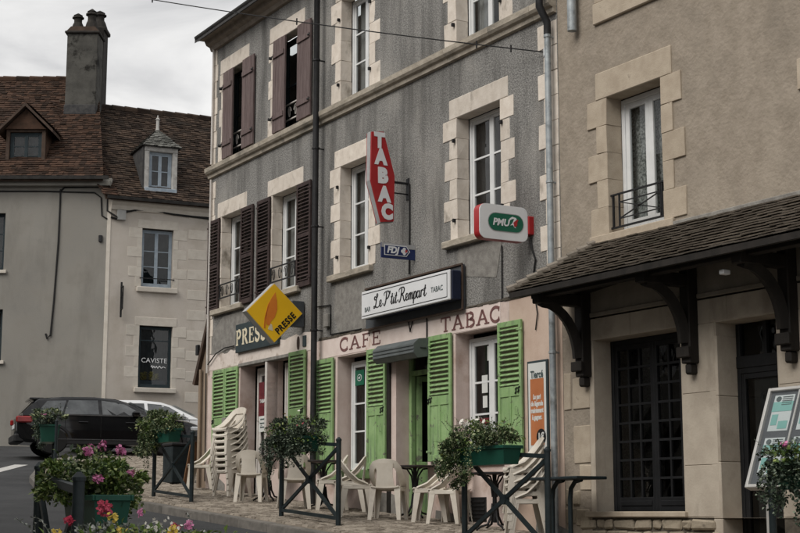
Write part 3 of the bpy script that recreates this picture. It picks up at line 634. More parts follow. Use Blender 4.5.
# pipes
def clips(pts, r, m, par): 
    for (x, y, zz) in pts: q = MB(); q.lathe([(r + .001, 0), (r + .009, .004), (r + .009, .03), (r + .001, .034)], 10, (x, y, zz)); q.box(x - .012, x + .012, y, 0, zz + .008, zz + .026); part(q, 'pipe_bracket', m, par)
dp = part(MB().tube([(-2.36, -.15, -.3), (-2.36, -.15, 6.2), (-2.36, -.15, 8.9), (-2.36, -.3, 9.06)], .05, 12), 'downpipe', 'darkpipe', cafe, 'thick black downpipe between the two halves of the front', 50)
clips([(-2.36, -.15, z) for z in (.8, 2.9, 4.6, 5.9, 7.4)], .056, 'darkpipe', dp)
dp = part(MB().tube([(4.07, -.1, -.5), (4.07, -.1, 6.05)], .043, 12), 'downpipe', 'zinc', cafe, 'zinc downpipe at the right corner', 50)
clips([(4.07, -.1, z) for z in (.4, 1.95, 4.1, 6.0)], .043, 'zinc', dp)
part(MB().tube([(4.07, -.1, 6.05), (4.07, -.1, 6.2), (4.07, -.22, 6.4), (4.07, -.22, 6.62), (4.07, -.1, 6.85), (4.07, -.1, 9.0)], .05, 12), 'downpipe_elbow', 'darkpipe', cafe, None, 50)
for a, b in ((6.6, 8.9), (2.6, 6.3)): part(MB().tube([(-6.98, -.05, a), (-6.98, -.05, b)], .022, 8), 'thin_pipe', 'whited', cafe, None, 50)
for pts_, r_ in (([(-7.0, -.05, 3.6), (-7.0, -.05, 3.0), (-6.98, -.05, 2.75), (-6.85, -.05, 2.8), (-6.6, -.045, 2.93), (-6.2, -.04, 3.0), (-5.8, -.03, 3.0)], .012), ([(-7.03, -.04, 3.65), (-7.05, -.04, 2.6), (-7.03, -.04, 1.9), (-7.0, -.04, .6)], .012), ([(.45, -.02, 4.8), (.455, -.02, 4.2), (.44, -.02, 3.45)], .012), ([(-2.5, -.02, 3.32), (-2.05, -.02, 3.3), (-2.04, -.02, 2.82), (-1.0, -.025, 2.8)], .011), ([(2.86, -.02, 3.5), (2.85, -.02, 2.78)], .01), ([(3.52, -.02, 3.5), (3.56, -.03, 3.35), (3.62, -.02, 3.2), (3.58, -.02, 3.05), (3.62, -.02, 2.9)], .012), ([(.95, -.03, 2.8), (.95, -.03, 2.46)], .01), ([(.42, -.03, 2.8), (.5, -.04, 2.6), (.58, -.03, 2.8)], .01), ([(3.6, -.02, 2.72), (3.66, -.03, 2.5), (3.6, -.02, 2.3)], .008)): part(MB().tube(pts_, r_, 6), 'wall_cable', 'cable', cafe)  # cables; the wavy run below the betting sign draws a wall crack
part(MB().cbox(-2.2, -2.05, -.07, 0, 2.95, 3.16, .008), 'junction_box', 'bare', cafe)
# ground floor: newsagent side
shutter(cafe, -6.72, -6.17, .8, 2.62, -.015, 'half', 'green', 0, 'closed green shutter leaf with louvred top'); shutter(cafe, -6.155, -5.6, .8, 2.62, -.015, 'half', 'green', 1, 'closed green shutter leaf with a grey latch board')
part(MB().cbox(-6.2, -5.62, -.075, -.052, 1.6, 1.72, .006), 'latch_board', 'bare', cafe)
f = window(cafe, -5.32, -4.5, -.1, 2.56, .22, (.3,), leaves=1, m='whited', back='blind', name='door', sw=.1, gm='glassd')
part(MB().cbox(-5.2, -4.98, .2, .209, 1.55, 2.3, .002), 'notice', 'posred', f, 'dark red notice on the newsagent door'); part(MB().cbox(-5.19, -4.7, .196, .199, 1.86, 2.06, .001), 'notice', 'posred', f); 
part(MB().cbox(-5.17, -4.74, .19, .194, 1.42, 1.7, .002), 'notice', 'poster_w', f); text('TABAC', .085, 'notice_lettering', 'poster_w', f, (-5.0, .193, 1.96), .003)
for zz in (1.63, 1.56, 1.49): part(MB().box(-5.1, -4.82, .1885, .1895, zz, zz + .025), 'notice_print', 'print', f)
part(MB().cbox(-4.49, -4.41, -.02, .2, -.3, 2.64, .008), 'door_post', 'whited', cafe)
part(MB().cbox(-5.6, -3.46, -.03, .1, 2.6, 2.66, .006), 'shopfront_lintel', 'bare', cafe)
window(cafe, -4.15, -3.4, .8, 2.56, .2, (.33, .62), leaves=1, m='whited', back='blind', gm='glassd', sw=.06)
shutter(cafe, -3.47, -2.86, .75, 2.66, -.03, 'half', 'green2', 1, 'weathered dusty green shutter beside the black downpipe')
part(MB().cbox(-3.02, -2.9, -.03, -.012, 2.72, 2.9, .003), 'enamel_plaque', 'slategreen', cafe); k = MB(); k.lathe([(.001, 0), (.06, .004), (.06, .012)], 14); o = part(k, 'oval_plaque', 'bark', cafe, loc=(-3.2, -.012, 2.8), rot=(R(90), 0, 0)); o.scale = (.8, 1.9, 1)
# ground floor: cafe side
shutter(cafe, -2.47, -1.87, .66, 2.44, -.03, 'half', 'green', 0, 'green shutter folded back beside the black downpipe'); 
w = window(cafe, -1.74, -.8, .66, 2.36, .2, (.33, .62), m='white', back='blind', gm='glassd')
part(MB().cbox(-1.62, -1.33, .205, .208, 1.98, 2.22, .002), 'window_sticker', 'signgreen', w, 'green square sticker with a white ring')
k = MB(); k.prism([(.075 * math.cos(t * .5236), .055 * math.sin(t * .5236)) for t in range(12)], 0, .002); k2 = part(k, 'sticker_ring', 'signwhite', w, loc=(-1.47, .2, 2.1)); k = MB(); k.prism([(.062 * math.cos(t * .5236), .042 * math.sin(t * .5236)) for t in range(12)], 0, .002); part(k, 'sticker_centre', 'signgreen', w, loc=(-1.47, .1975, 2.1)); text('nef', .055, 'sticker_lettering', 'signwhite', w, (-1.47, .196, 2.1), .002, ext=.0008)
shutter(cafe, -.77, -.2, .66, 2.45, -.03, 'half', 'green', 1, 'green shutter between the left window and the doorway')
part(MB().cbox(-1.95, -.72, -.12, .15, .52, .66, .01), 'sill', 'green', cafe, 'green painted board sill below the left cafe window')
part(MB().cbox(-.19, -.1, -.04, -.009, -.2, 2.2, .005), 'dark_strip', 'timber', cafe)  # thin dark upright strip left of the doorway
d = part(MB().cbox(.05, .12, .2, .28, -.3, 2.4, .006).cbox(.85, .92, .2, .28, -.3, 2.4, .006).cbox(.12, .85, .2, .28, 2.33, 2.4, .006).cbox(.12, .85, .201, .279, 2.0, 2.07, .006), 'door_frame', 'green', cafe)
q = MB(); q.quad((.12, .24, 2.07), (.85, .24, 2.07), (.85, .24, 2.33), (.12, .24, 2.33)); part(q, 'pane', 'glassd', d)
# door leaf swung inwards
q = MB().cbox(0, .5, 0, .045, -.28, .75, .006).cbox(0, .08, 0.001, .044, .75, 2.0, .004).cbox(.42, .5, .001, .044, .75, 2.0, .004).cbox(.08, .42, .001, .044, 1.92, 2.0, .004)
d2 = part(q, 'door', 'green', cafe, 'green half glazed door standing open', loc=(.15, .28, 0), rot=(0, 0, R(72))); q = MB(); q.quad((.08, .02, .75), (.42, .02, .75), (.42, .02, 1.92), (.08, .02, 1.92)); part(q, 'pane', 'glassd', d2)
part(MB().cbox(.0, 1.0, -.25, .3, -.3, -.07, .015), 'doorstep', 'kerb', cafe)
ca = part(MB().prism([(-.03, 2.2), (-.24, 2.17), (-.3, 2.23), (-.3, 2.37), (-.22, 2.44), (-.03, 2.46)], -.14, 1.05, 'x'), 'awning_cassette', 'cassette', cafe, 'grey metal rolled awning cassette over the doorway')
for i in range(3): part(MB().cbox(-.13, 1.04, -.312, -.298, 2.235 + i * .05, 2.262 + i * .05, .004), 'awning_slat', 'cassette', ca)
part(MB().cbox(1.051, 1.062, -.2, -.1, 2.3, 2.315, .002), 'crank_socket', 'iron', ca)
shutter(cafe, 1.02, 1.63, .72, 2.47, -.03, 'half', 'green', 0, 'green shutter right of the cafe doorway')
w = window(cafe, 1.7, 2.76, .74, 2.38, .2, (.33, .64), m='white', back='blind', gm='glassd', sw=.065)
for (a, b, c, d_, mm) in ((1.98, 2.12, 1.62, 1.86, 'poster_w'), (2.0, 2.11, 1.42, 1.58, 'poster_w'), (2.12, 2.2, 2.05, 2.25, 'poster_w'), (1.92, 2.2, .98, 1.28, 'posred')): part(MB().cbox(a, b, .222, .226, c, d_, .001), 'notice', mm, w)
k = MB(); k.prism([(.1 * math.cos(R(t)), .12 * math.sin(R(t))) for t in range(0, 181, 20)], 0, .002); part(k, 'sticker', 'poster_w', w, loc=(2.06, .218, 1.06)); k = MB(); k.lathe([(.001, 0), (.04, 0), (.04, .002)], 12); part(k, 'sticker_print', 'teal', w, loc=(2.06, .2165, 1.11), rot=(R(90), 0, 0))
shutter(cafe, 2.79, 3.33, .72, 2.47, -.03, 'half', 'green', 1, 'green shutter beside the orange poster')
part(MB().cbox(1.6, 2.85, -.05, .2, .63, .72, .01), 'sill', 'pink', cafe)
v_ = part(MB().cbox(2.0, 2.42, -.02, .0, -.1, .22, .005), 'vent', 'iron', cafe, 'black cellar vent low in the pink wall')
for i in range(5): part(MB().cbox(2.03, 2.39, -.03, -.021, -.06 + i * .052, -.035 + i * .052, .003), 'vent_slat', 'iron', v_)
for i in range(14):
    x = -6.9 + i * .8
    if any(o[0] - .3 < x < o[1] for o in GO): continue
    h = -x * .065 + random.uniform(.12, .3); part(MB().prism([(x - .1, -1), (x + .8, -1), (x + .75, h - .1), (x + .4, h + random.uniform(-.05, .08)), (x + .05, h)], -.013 - .001 * (i % 3), -.009), 'worn_base_patch', 'bare', cafe)


# ------------------------------------------------------------------ signs on the cafe
def sign_frame(name, label, cat, x, z, perp=True):
    p = wp(x, 0, z); return thing(name, label, cat, p, QA + (R(90) if perp else 0))
# TABAC: red elongated hexagon on an iron arm (x' inward, z relative)
t = sign_frame('tobacconist_sign', 'tall red hexagonal sign with white vertical TABAC letters on an iron arm', 'sign', .38, 4.85)
hexp = [(-.66, .655), (-.459, .68), (-.273, .037), (-.289, -.643), (-.498, -.671), (-.672, -.068)]
part(MB().prism(hexp, -.075, .075), 'face_panel', 'red', t); big = [(x * 1.0 + (x + .47) * .03, z * 1.012) for x, z in hexp]
part(MB().prism(big, -.05, .05), 'rim', 'signgrey', t)
for i, (c, xc, zc) in enumerate((('T', -.53, .53), ('A', -.505, .285), ('B', -.475, .01), ('A', -.445, -.265), ('C', -.4, -.52))): text(c, .29, 'letter', 'signwhite', t, (xc, -.079, zc), .022, xs=.86 if c != 'B' else .95, ext=.003)
part(MB().bar((-.29, 0, -.04), (0, 0, -.04), .03).bar((-.3, 0, -.2), (0, 0, -.2), .018).box(-.015, .0, -.04, .04, -.28, .04), 'bracket', 'iron', t)
# lottery flag sign
t = sign_frame('lottery_sign', 'small navy and grey projecting sign with white FDJ letters and a clover', 'sign', .57, 3.75)
part(MB().cbox(-.565, 0, -.012, .012, -.115, .105, .003), 'panel', 'navy', t); part(MB().box(-.563, -.002, -.015, -.0125, .04, .103), 'grey_strip', 'signgrey', t)
part(MB().prism([(-.52, -.075), (-.15, -.075), (-.09, .0), (-.15, .08), (-.52, .08)], -.0185, -.0155), 'white_border', 'signwhite', t); part(MB().prism([(-.508, -.063), (-.157, -.063), (-.108, .0), (-.157, .068), (-.508, .068)], -.0215, -.019), 'navy_field', 'navy', t)
text('FDJ', .13, 'lettering', 'signwhite', t, (-.385, -.024, .002), .006, .25, ext=.001)
k = MB()
for (a, b) in ((0, .03), (.03, 0), (0, -.03), (-.03, 0)): k.prism([(a + .027 * math.cos(q * .785), b + .027 * math.sin(q * .785)) for q in range(8)], -.0245, -.022)
part(k, 'clover', 'signwhite', t, loc=(-.19, 0, 0)); part(MB().prism([(.012, -.02), (.05, -.008), (.05, .02), (.02, .03)], -.0265, -.025), 'clover_heart', 'red', t, loc=(-.19, 0, 0))
# betting sign
t = sign_frame('betting_sign', 'rounded white box sign with green oval reading PMU on a red wall mount', 'sign', 3.47, 3.65)
def rrect(x0, x1, z0, z1, r, n=5):
    o = []
    for cx, cz, a in ((x1 - r, z1 - r, 0), (x0 + r, z1 - r, 90), (x0 + r, z0 + r, 180), (x1 - r, z0 + r, 270)): o += [(cx + r * math.cos(R(a + 90 * i / n)), cz + r * math.sin(R(a + 90 * i / n))) for i in range(n + 1)]
    return o
part(MB().prism(rrect(-.82, -.085, -.225, .225, .09), -.07, .05), 'side_band', 'red', t, None, 40); part(MB().prism(rrect(-.818, -.087, -.223, .223, .09), -.085, -.0705), 'face_panel', 'signwhite', t, None, 40)
part(MB().prism(rrect(-.70, -.15, -.122, .122, .12), -.088, -.0855), 'oval_rim', 'signgrey', t); part(MB().prism(rrect(-.69, -.16, -.112, .112, .11), -.091, -.0885), 'green_oval', 'signgreen', t)
text('PMU', .125, 'lettering', 'signwhite', t, (-.505, -.094, -.005), .004, .22, ext=.001)
k = MB(); k.prism([(-.36, -.03), (-.325, .005), (-.3, .06), (-.335, .055), (-.365, .035), (-.37, .06), (-.33, .085), (-.275, .075), (-.255, .045), (-.29, .02), (-.3, -.02), (-.27, -.06), (-.3, -.05), (-.32, -.02)], -.0945, -.092); part(k, 'jockey_emblem', 'signwhite', t)
part(MB().prism([(-.315, .01), (-.26, .055), (-.235, .05), (-.255, .02), (-.26, -.03), (-.30, -.045)], -.097, -.095), 'jockey_shirt', 'red', t)
part(MB().cbox(-.084, .015, -.1, .03, -.12, .12, .01), 'wall_mount', 'red', t)
# newsagent diamond
t = sign_frame('newsagent_diamond_sign', 'yellow diamond sign with orange quill and black word PRESSE on a dark mount', 'sign', -3.04, 3.24)
dm = [(-.585, .475), (-1.068, -.005), (-.57, -.485), (-.072, .02)]
part(MB().prism(dm, -.09, .09), 'face_panel', 'yellow', t); part(MB().prism([(-.585, .487), (-1.08, -.005), (-.57, -.497), (-.06, .02)], -.075, .075), 'rim', 'signgrey', t)
k = MB(); k.prism([(-.72, -.2), (-.74, -.05), (-.70, .12), (-.62, .26), (-.565, .34), (-.535, .2), (-.53, .05), (-.575, -.08), (-.64, -.15), (-.66, -.22)], -.094, -.0905); part(k, 'quill', 'orange', t)
k = MB(); k.prism([(-.765, -.26), (-.755, -.1), (-.68, .14), (-.735, -.02), (-.74, -.26)], -.0975, -.0945); part(k, 'quill_shaft', mat('deep_orange_print', (.55, .14, .02), None, 3, .5), t); part(MB().prism([(-.69, -.28), (-.6, -.3), (-.62, -.2), (-.66, -.18)], -.0935, -.0905), 'quill_tip', 'cream', t)
text('PRESSE', .15, 'lettering', 'black', t, (-.375, -.094, -.165), .005, 0, sp=1.12, rot=Matrix.Rotation(R(-45.5), 4, 'Y'), xs=.9, ext=.002)
part(MB().cbox(-.24, -.02, -.06, .06, -.2, .23, .008), 'wall_mount', 'casegrey', t)
# newsagent board
t = sign_frame('newsagent_board', 'dark slate green wall board with cream serif word PRESSE behind the yellow diamond', 'sign', -4.65, 3.1, False)
part(MB().cbox(-1.0, .75, -.07, 0, -.25, .26, .006), 'board', 'slategreen', t); mb = MB(); slab_text(mb, 'PRESSE', -.98, .55, -.12, .27, -.076, -.0705, .2, .09); part(mb, 'lettering', 'cream', t)
# bar sign
t = sign_frame('bar_sign', 'long white light box with black script name above the doorway', 'sign', .7, 3.08, False)
part(MB().cbox(-1.5, 1.26, -.06, -.02, -.33, .3, .006), 'backboard', 'casegrey', t); part(MB().cbox(-1.5, 1.27, -.085, -.061, .285, .315, .004).cbox(1.25, 1.28, -.085, -.061, -.33, .284, .004).cbox(-1.5, 1.249, -.085, -.061, -.34, -.31, .004), 'backboard_frame', 'bark', t)
part(MB().cbox(-1.24, 1.27, -.24, -.09, -.2, .205, .012), 'light_box', 'casenavy', t); part(MB().cbox(-1.245, 1.255, -.275, -.241, -.205, .21, .01), 'face_panel', 'signwhite', t)
part(MB().box(-1.22, 1.2, -.278, -.2755, .165, .175).box(-1.22, 1.2, -.278, -.2755, -.165, -.155).box(1.19, 1.2, -.2785, -.276, -.155, .165), 'border_line', 'black', t)
text('BAR', .1, 'lettering', 'print', t, (-1.05, -.2775, -.075), .001, xs=.95, ext=.001); text('TABAC', .105, 'lettering', 'print', t, (.93, -.2775, -.02), .001, xs=.95, ext=.001)
mb = MB(); script_text(mb, "Le P'tit Rempart", -.85, .64, -.075, .098, -.279, -.276, .027); part(mb, 'script_lettering', 'black', t)
# poster
t = sign_frame('wall_poster', 'narrow framed orange poster hung beside the zinc downpipe', 'poster', 3.64, 1.35, False)
part(MB().cbox(-.22, .22, -.035, 0, -.62, .56, .006), 'frame', 'slategreen', t); part(MB().box(-.19, .19, -.038, -.0355, -.59, .53), 'paper', 'poster_w', t); part(MB().box(-.145, .145, -.041, -.0385, -.5, .33), 'orange_field', 'poster_o', t)
text('Tierc\u00e9', .13, 'lettering', 'print', t, (0, -.0405, .38), .004, xs=.8, ext=.001)
for i, s in enumerate(('Le pari', 'de l\u00e9gende', 'maintenant', '\u00e0 gagner.')): text(s, .085, 'lettering', 'poster_w', t, (0, -.0425, .1 - i * .085), .004, xs=.7, ext=.001)
k = MB(); k.lathe([(.001, 0), (.1, 0), (.1, .002)], 18); part(k, 'price_disc', 'black', t, loc=(.08, -.0415, -.4), rot=(R(90), 0, 0)); text('1\u20ac', .12, 'lettering', 'poster_w', t, (.08, -.0455, -.4), .004, ext=.001)

# ================================================================== RIGHT HOUSE
house = thing('canopy_house', 'beige rendered house with timber canopy over black glazed doors on the right', 'building', RO, RA)
ops = [(.96 - .09, 1.95 + .09, 3.27, 4.97 + .09), (.98 - .09, 1.95 + .09, 6.2, 7.8), (4.5 - .09, 5.5 + .09, 3.27, 5.06)]
mb = MB(); facade(mb, 0.005, 7.5, 2.37, 8.9, ops, .3); mb.quad((7.5, 0, -2), (7.5, 0, 8.9), (7.5, 7, 8.9), (7.5, 7, -2)); mb.quad((.005, 7, -2), (7.5, 7, -2), (7.5, 7, 8.9), (.005, 7, 8.9)); mb.quad((.005, 0, -2), (.005, 0, 8.9), (.005, 7, 8.9), (.005, 7, -2))
part(mb, 'wall', 'rrender', house, 'beige roughcast wall of the upper floors')
GOr = [(.61, 2.15, .03, 2.05), (2.72, 3.61, -1.2, 2.04)]
mb = MB(); facade(mb, .005, .52, -1.6, 2.37, [], .3, -.006); part(mb, 'wall', 'rrender', house, 'rough beige wall left of the glazed door')
mb = MB(); facade(mb, .52, 7.5, -.04, 2.20, [(.61, 2.15, .03, 2.05), (2.72, 3.61, -.04, 2.04)], .34, -.012); part(mb, 'ground_floor_wall', 'rsmooth', house, 'smooth beige stone wall under the canopy')
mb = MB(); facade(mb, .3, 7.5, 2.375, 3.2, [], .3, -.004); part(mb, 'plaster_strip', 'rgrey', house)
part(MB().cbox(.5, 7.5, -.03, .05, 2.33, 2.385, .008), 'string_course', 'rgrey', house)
mb = MB(); facade(mb, .5, 2.72, -1.7, -.04, [], .3, .0); facade(mb, 3.61, 7.5, -1.7, -.04, [], .3, .0); part(mb, 'base_mortar', 'mortar', house)
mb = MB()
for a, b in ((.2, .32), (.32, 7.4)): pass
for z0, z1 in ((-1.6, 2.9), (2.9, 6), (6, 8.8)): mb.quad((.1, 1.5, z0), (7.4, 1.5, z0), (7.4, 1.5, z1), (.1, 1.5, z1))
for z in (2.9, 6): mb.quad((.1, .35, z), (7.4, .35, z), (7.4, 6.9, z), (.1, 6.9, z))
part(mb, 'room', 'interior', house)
part(MB().prism([(-.35, 8.85), (3.5, 11.4), (7.3, 8.85), (7.3, 8.77), (3.5, 11.3), (-.35, 8.77)], -.05, 7.6, 'x'), 'roof', 'slate', house)
# smooth wall blocks proud of the joint lines
for (a, b, c, d) in ((.0, 0, 0, 0),): pass
# dressed stones
surround(house, .96, 1.95, 3.3, 4.97, 'rstone', .2, .36, .335, .34, .2, .02, .22, phase=0)
part(MB().cbox(.62, 2.12, -.05, .25, 3.2, 3.296, .01), 'sill', 'rstone', house)
surround(house, .98, 1.95, 6.2, 7.7, 'rstone', .2, .2, .33, .34, .2, .03, .22); part(MB().cbox(.76, 2.17, -.04, .25, 5.93, 6.197, .01), 'sill', 'rstone', house)
surround(house, 4.5, 5.5, 3.3, 4.97, 'rstone', .24, .46, .335, .34, .2, .02, .22, phase=1)
window(house, .965, 1.945, 3.31, 4.96, .21, (), back='lace', sw=.07, fw=.06); window(house, .985, 1.945, 6.21, 7.7, .21, (.5,), back='curtain'); window(house, 4.51, 5.49, 3.31, 4.96, .21, (), back='lace', sw=.07)
railing(house, 1.0, 1.88, 3.36, 3.76, .03)
part(MB().tube([(.42, -.09, 5.95), (.42, -.09, 6.6), (.42, -.09, 8.8)], .06, 10), 'downpipe', 'zinc', house, None, 50)
for (a, b, c, d) in ((.02, .16, 1.25, 1.7), (.2, .52, 1.25, 1.62), (.2, .52, .6, 1.05), (.3, .52, .28, .58), (.3, .53, 1.66, 2.1)): part(MB().cbox(a, b, -.02, .02, c, d, .008, .006), 'wall_block', 'rstone', house)
# door pier blocks
for i, (c, d) in enumerate(((-.03, .52), (.525, 1.3), (1.305, 2.04))): part(MB().cbox(2.17, 2.7, -.02, .0, c, d, .004), 'pier_block', 'rsmooth', house); part(MB().cbox(3.63, 4.4, -.02, .0, c, d, .004), 'pier_block', 'rsmooth', house)
for i, (a, b) in enumerate(((.53, 1.3), (1.305, 2.1), (2.105, 2.9), (2.905, 3.7), (3.705, 4.4))): part(MB().cbox(a, b, -.019, 0, 2.052, 2.31, .004), 'lintel_block', 'rsmooth', house)
for i, (c, d) in enumerate(((-.6, -.05), (-.05, .55), (.55, 1.25), (1.25, 1.9))):
    part(MB().cbox(2.6, 2.735, -.018, .27, c + .002, d - .002, .006), 'jamb_block', 'rsmooth', house)
part(MB().cbox(.45, 2.2, -.07, .3, -.035, .03, .01), 'door_sill', 'rstone', house)
# rubble base
z = -.05
while z > -1.3:
    h = random.uniform(.13, .2); x = .3
    while x < 7.3:
        w = random.uniform(.14, .42)
        if x + w < 2.72 or x > 3.61:
            w2 = min(w, 2.71 - x) if x < 2.72 else w
            if w2 > .06: part(MB().cbox(x + .012, x + w2 - .012, -.03 - random.uniform(0, .02), .04, z - h + .012, z - .012, .02, .01), 'rubble_stone', 'rubble', house)
        x += w
    z -= h
for (a, b, c, d) in ((.02, .14, .1, .3), (.16, .3, .1, .28), (.02, .2, -.12, .07), (.22, .48, -.15, .06)): part(MB().cbox(a, b, -.02, .04, c, d, .015, .008), 'rubble_stone', 'rubble', house)
# black glazed doors
def glazed(x0, x1, z0, z1, y, leaves, cols, rows, kick):
    f = MB().cbox(x0, x0 + .05, y, y + .08, z0, z1, .004).cbox(x1 - .05, x1, y, y + .08, z0, z1, .004).cbox(x0 + .05, x1 - .05, y, y + .08, z1 - .06, z1, .004); lw = (x1 - x0 - .1) / leaves; P = []
    for l in range(leaves):
        a = x0 + .05 + l * lw; b = a + lw; s_ = .06; f.cbox(a, a + s_, y + .01, y + .06, z0, z1 - .06, .004).cbox(b - s_, b, y + .01, y + .06, z0, z1 - .06, .004).cbox(a + s_, b - s_, y + .011, y + .059, z1 - .06 - s_, z1 - .06, .004).cbox(a + s_, b - s_, y + .011, y + .059, z0, z0 + kick, .004)
        f.cbox(a + s_ + .02, b - s_ - .02, y + .0, y + .0105, z0 + kick * .4, z0 + kick * .75, .003)
        pw = (lw - 2 * s_) / cols; ph = (z1 - .06 - s_ - z0 - kick) / rows
        for c in range(1, cols): f.box(a + s_ + c * pw - .014, a + s_ + c * pw + .014, y + .015, y + .05, z0 + kick, z1 - .06 - s_)
        for r_ in range(1, rows): f.box(a + s_, b - s_, y + .016, y + .049, z0 + kick + r_ * ph - .014, z0 + kick + r_ * ph + .014)
        for c in range(cols):
            for r_ in range(rows): P.append((a + s_ + c * pw, a + s_ + (c + 1) * pw, z0 + kick + r_ * ph, z0 + kick + (r_ + 1) * ph))
    o = part(f, 'glazed_door', 'doorblk', house)
    for a, b, c, d in P:
        q = MB(); e = [random.uniform(-.0015, .0015) for _ in range(4)]; q.quad((a, y + .035 + e[0], c), (b, y + .035 + e[1], c), (b, y + .035 + e[2], d), (a, y + .035 + e[3], d)); part(q, 'pane', 'glassd', o)
    return o
gd = glazed(.62, 2.14, .032, 2.045, .24, 2, 3, 8, .16)
gd2 = glazed(2.735, 3.6, -1.2, 1.55, .26, 1, 1, 1, .9); part(MB().cbox(2.735, 3.6, .25, .36, 1.55, 1.68, .006).cbox(2.735, 2.79, .26, .33, 1.68, 2.03, .004).cbox(3.14, 3.19, .26, .33, 1.68, 2.03, .004).cbox(3.54, 3.6, .26, .33, 1.68, 2.03, .004), 'transom', 'doorblk', house)
q = MB(); q.quad((2.79, .3, 1.68), (3.54, .3, 1.68), (3.54, .3, 2.03), (2.79, .3, 2.03)); part(q, 'pane', 'glassd', gd2)
part(MB().cbox(2.95, 3.5, .3, .31, -.2, 1.45, .002), 'door_curtain', 'blind', gd2)
part(MB().cbox(2.6, 3.7, -.3, .3, -1.3, -.62, .02), 'doorstep', 'kerb', house)
# canopy: hipped roof of flat tiles on timber brackets
D = .92; ze, zt = 2.60, 3.2; XL, XR = .16, 7.3
cn = part(MB().add([(XL, -D, ze), (XR, -D, ze), (XR, 0, zt), (XL + .58, 0, zt), (XL, 0, ze)], [(0, 1, 2, 3), (0, 3, 4), (0, 4, 2, 1)]), 'canopy', 'timber', house, 'hipped timber canopy covered with dark mossy tiles')
NC = 13
for i in range(NC):
    t0, t1 = i / NC, min(1, (i + 1.35) / NC); q = MB(); x = XL + .58 * t0 - .03; yb = -D + D * t0; zb = ze + (zt - ze) * t0; yt = -D + D * t1; zt_ = ze + (zt - ze) * t1; nrm = Vector((0, -(zt - ze), D)).normalized()
    while x < XR:
        w = random.uniform(.15, .19); j = random.uniform(-.004, .006); th = .014 + random.uniform(0, .003)
        lift = nrm * (.048 + j); low = nrm * .006; dy = random.uniform(-.008, .008)
        p = [Vector((x + .002, yb + dy, zb)) + lift, Vector((x + w - .002, yb + dy, zb)) + lift + nrm * random.uniform(-.003, .003), Vector((x + w - .002, yt, zt_)) + low, Vector((x + .002, yt, zt_)) + low]
        vs = p + [a - nrm * th for a in p]
        q.add([tuple(a) for a in vs], [(0, 1, 2, 3), (7, 6, 5, 4), (0, 4, 5, 1), (1, 5, 6, 2), (2, 6, 7, 3), (3, 7, 4, 0)]); x += w
    obj('tile_course', q.mesh('tile_course', M['ctile'], 0, False), cn)
q = MB(); a, b = Vector((XL - .03, -D, ze + .03)), Vector((XL + .57, 0.0, zt + .03))
for i in range(9):
    p0, p1 = a + (b - a) * (i / 9), a + (b - a) * ((i + 1.15) / 9 if i < 8 else 1); q.tube([tuple(p0 + Vector((0, 0, .02))), tuple(p1)], [.05, .042], 6)
part(q, 'hip_tiles', 'ctile', cn)
part(MB().cbox(XL + .55, XR, -.04, .01, zt - .02, zt + .05, .008), 'flashing', 'bare', cn)
part(MB().cbox(XL + .02, XR, -D - .012, -D + .03, ze - .06, ze + .012, .004), 'fascia', 'timber', cn); part(MB().cbox(.3, XR, -.70, -.58, ze - .06, ze + .06, .008), 'purlin', 'timber', cn)
x = .35
while x < 7: part(MB().bar((x, -D + .02, ze - .025), (x, 0, zt - .07), .06, .08), 'rafter', 'timber', cn); x += .55
for x in (.5, 2.38, 3.86, 5.8):
    w = .075
    bk = part(MB().cbox(x - w, x + w, -.15, -.005, 1.62, 2.72, .012).cbox(x - w + .03, x + w - .03, -.13, -.005, 1.5, 1.62, .02), 'bracket', 'timber', house, 'dark timber bracket with curved brace')
    part(MB().cbox(x - w + .005, x + w - .005, -.78, -.151, 2.46, 2.6, .012), 'bracket_arm', 'timber', bk); part(MB().cbox(x - .1, x + .1, -.2, -.151, 1.68, 1.8, .01), 'bracket_corbel', 'timber', bk)
    pts_o = [(-.15 - .55 * math.sin(R(a)), 1.78 + .72 * (1 - math.cos(R(a)))) for a in range(0, 91, 10)]; pts_i = [(-.13 - .43 * math.sin(R(a)) , 1.93 + .60 * (1 - math.cos(R(a)))) for a in range(90, -1, -10)]
    part(MB().prism([(y_, z_) for y_, z_ in [(-.151, 1.78)] + [(min(p[0], -.151), p[1]) for p in pts_o[1:]]] + [(min(p[0], -.152), min(p[1], 2.47)) for p in [(-.62, 2.47), (-.58, 2.44), (-.52, 2.34), (-.45, 2.2), (-.38, 2.08), (-.28, 1.96), (-.152, 1.86)]][::1], x - .045, x + .045, 'x') if False else MB().tube([(x, -.70 + .54 * math.sin(R(a)), 1.84 + .64 * math.cos(R(a))) for a in range(0, 91, 9)], [.075] * 11, 4), 'curved_brace', 'timber', bk)
lamp = part(MB().cbox(3.55, 3.62, -.72, -.62, 2.39, 2.44, .008), 'floodlight', 'signwhite', house, 'small white floodlight under the canopy')

# ================================================================== LEAN-TO beyond the cafe
ln = thing('lean_to_shed', 'narrow tan lean-to with sloping brown verge beyond the cafe corner', 'shed', wp(-7.06, 0, 0), QA)
part(MB().prism([(-.52, -.4), (-.01, -.4), (-.01, 3.5), (-.52, 2.58)], .03, 3), 'wall', 'tan', ln); part(MB().prism([(-.66, 2.45), (-.56, 2.42), (-.015, 3.45), (-.015, 3.64)], -.04, 3.05), 'verge_board', 'bark', ln)
part(MB().tube([(-.3, -.02, -.2), (-.3, -.02, 2.7)], .03, 8), 'drainpipe', 'tan', ln, None, 50); part(MB().cbox(-.64, -.54, .0, .06, 3.0, 3.2, .01), 'wall_lantern', 'iron', ln)

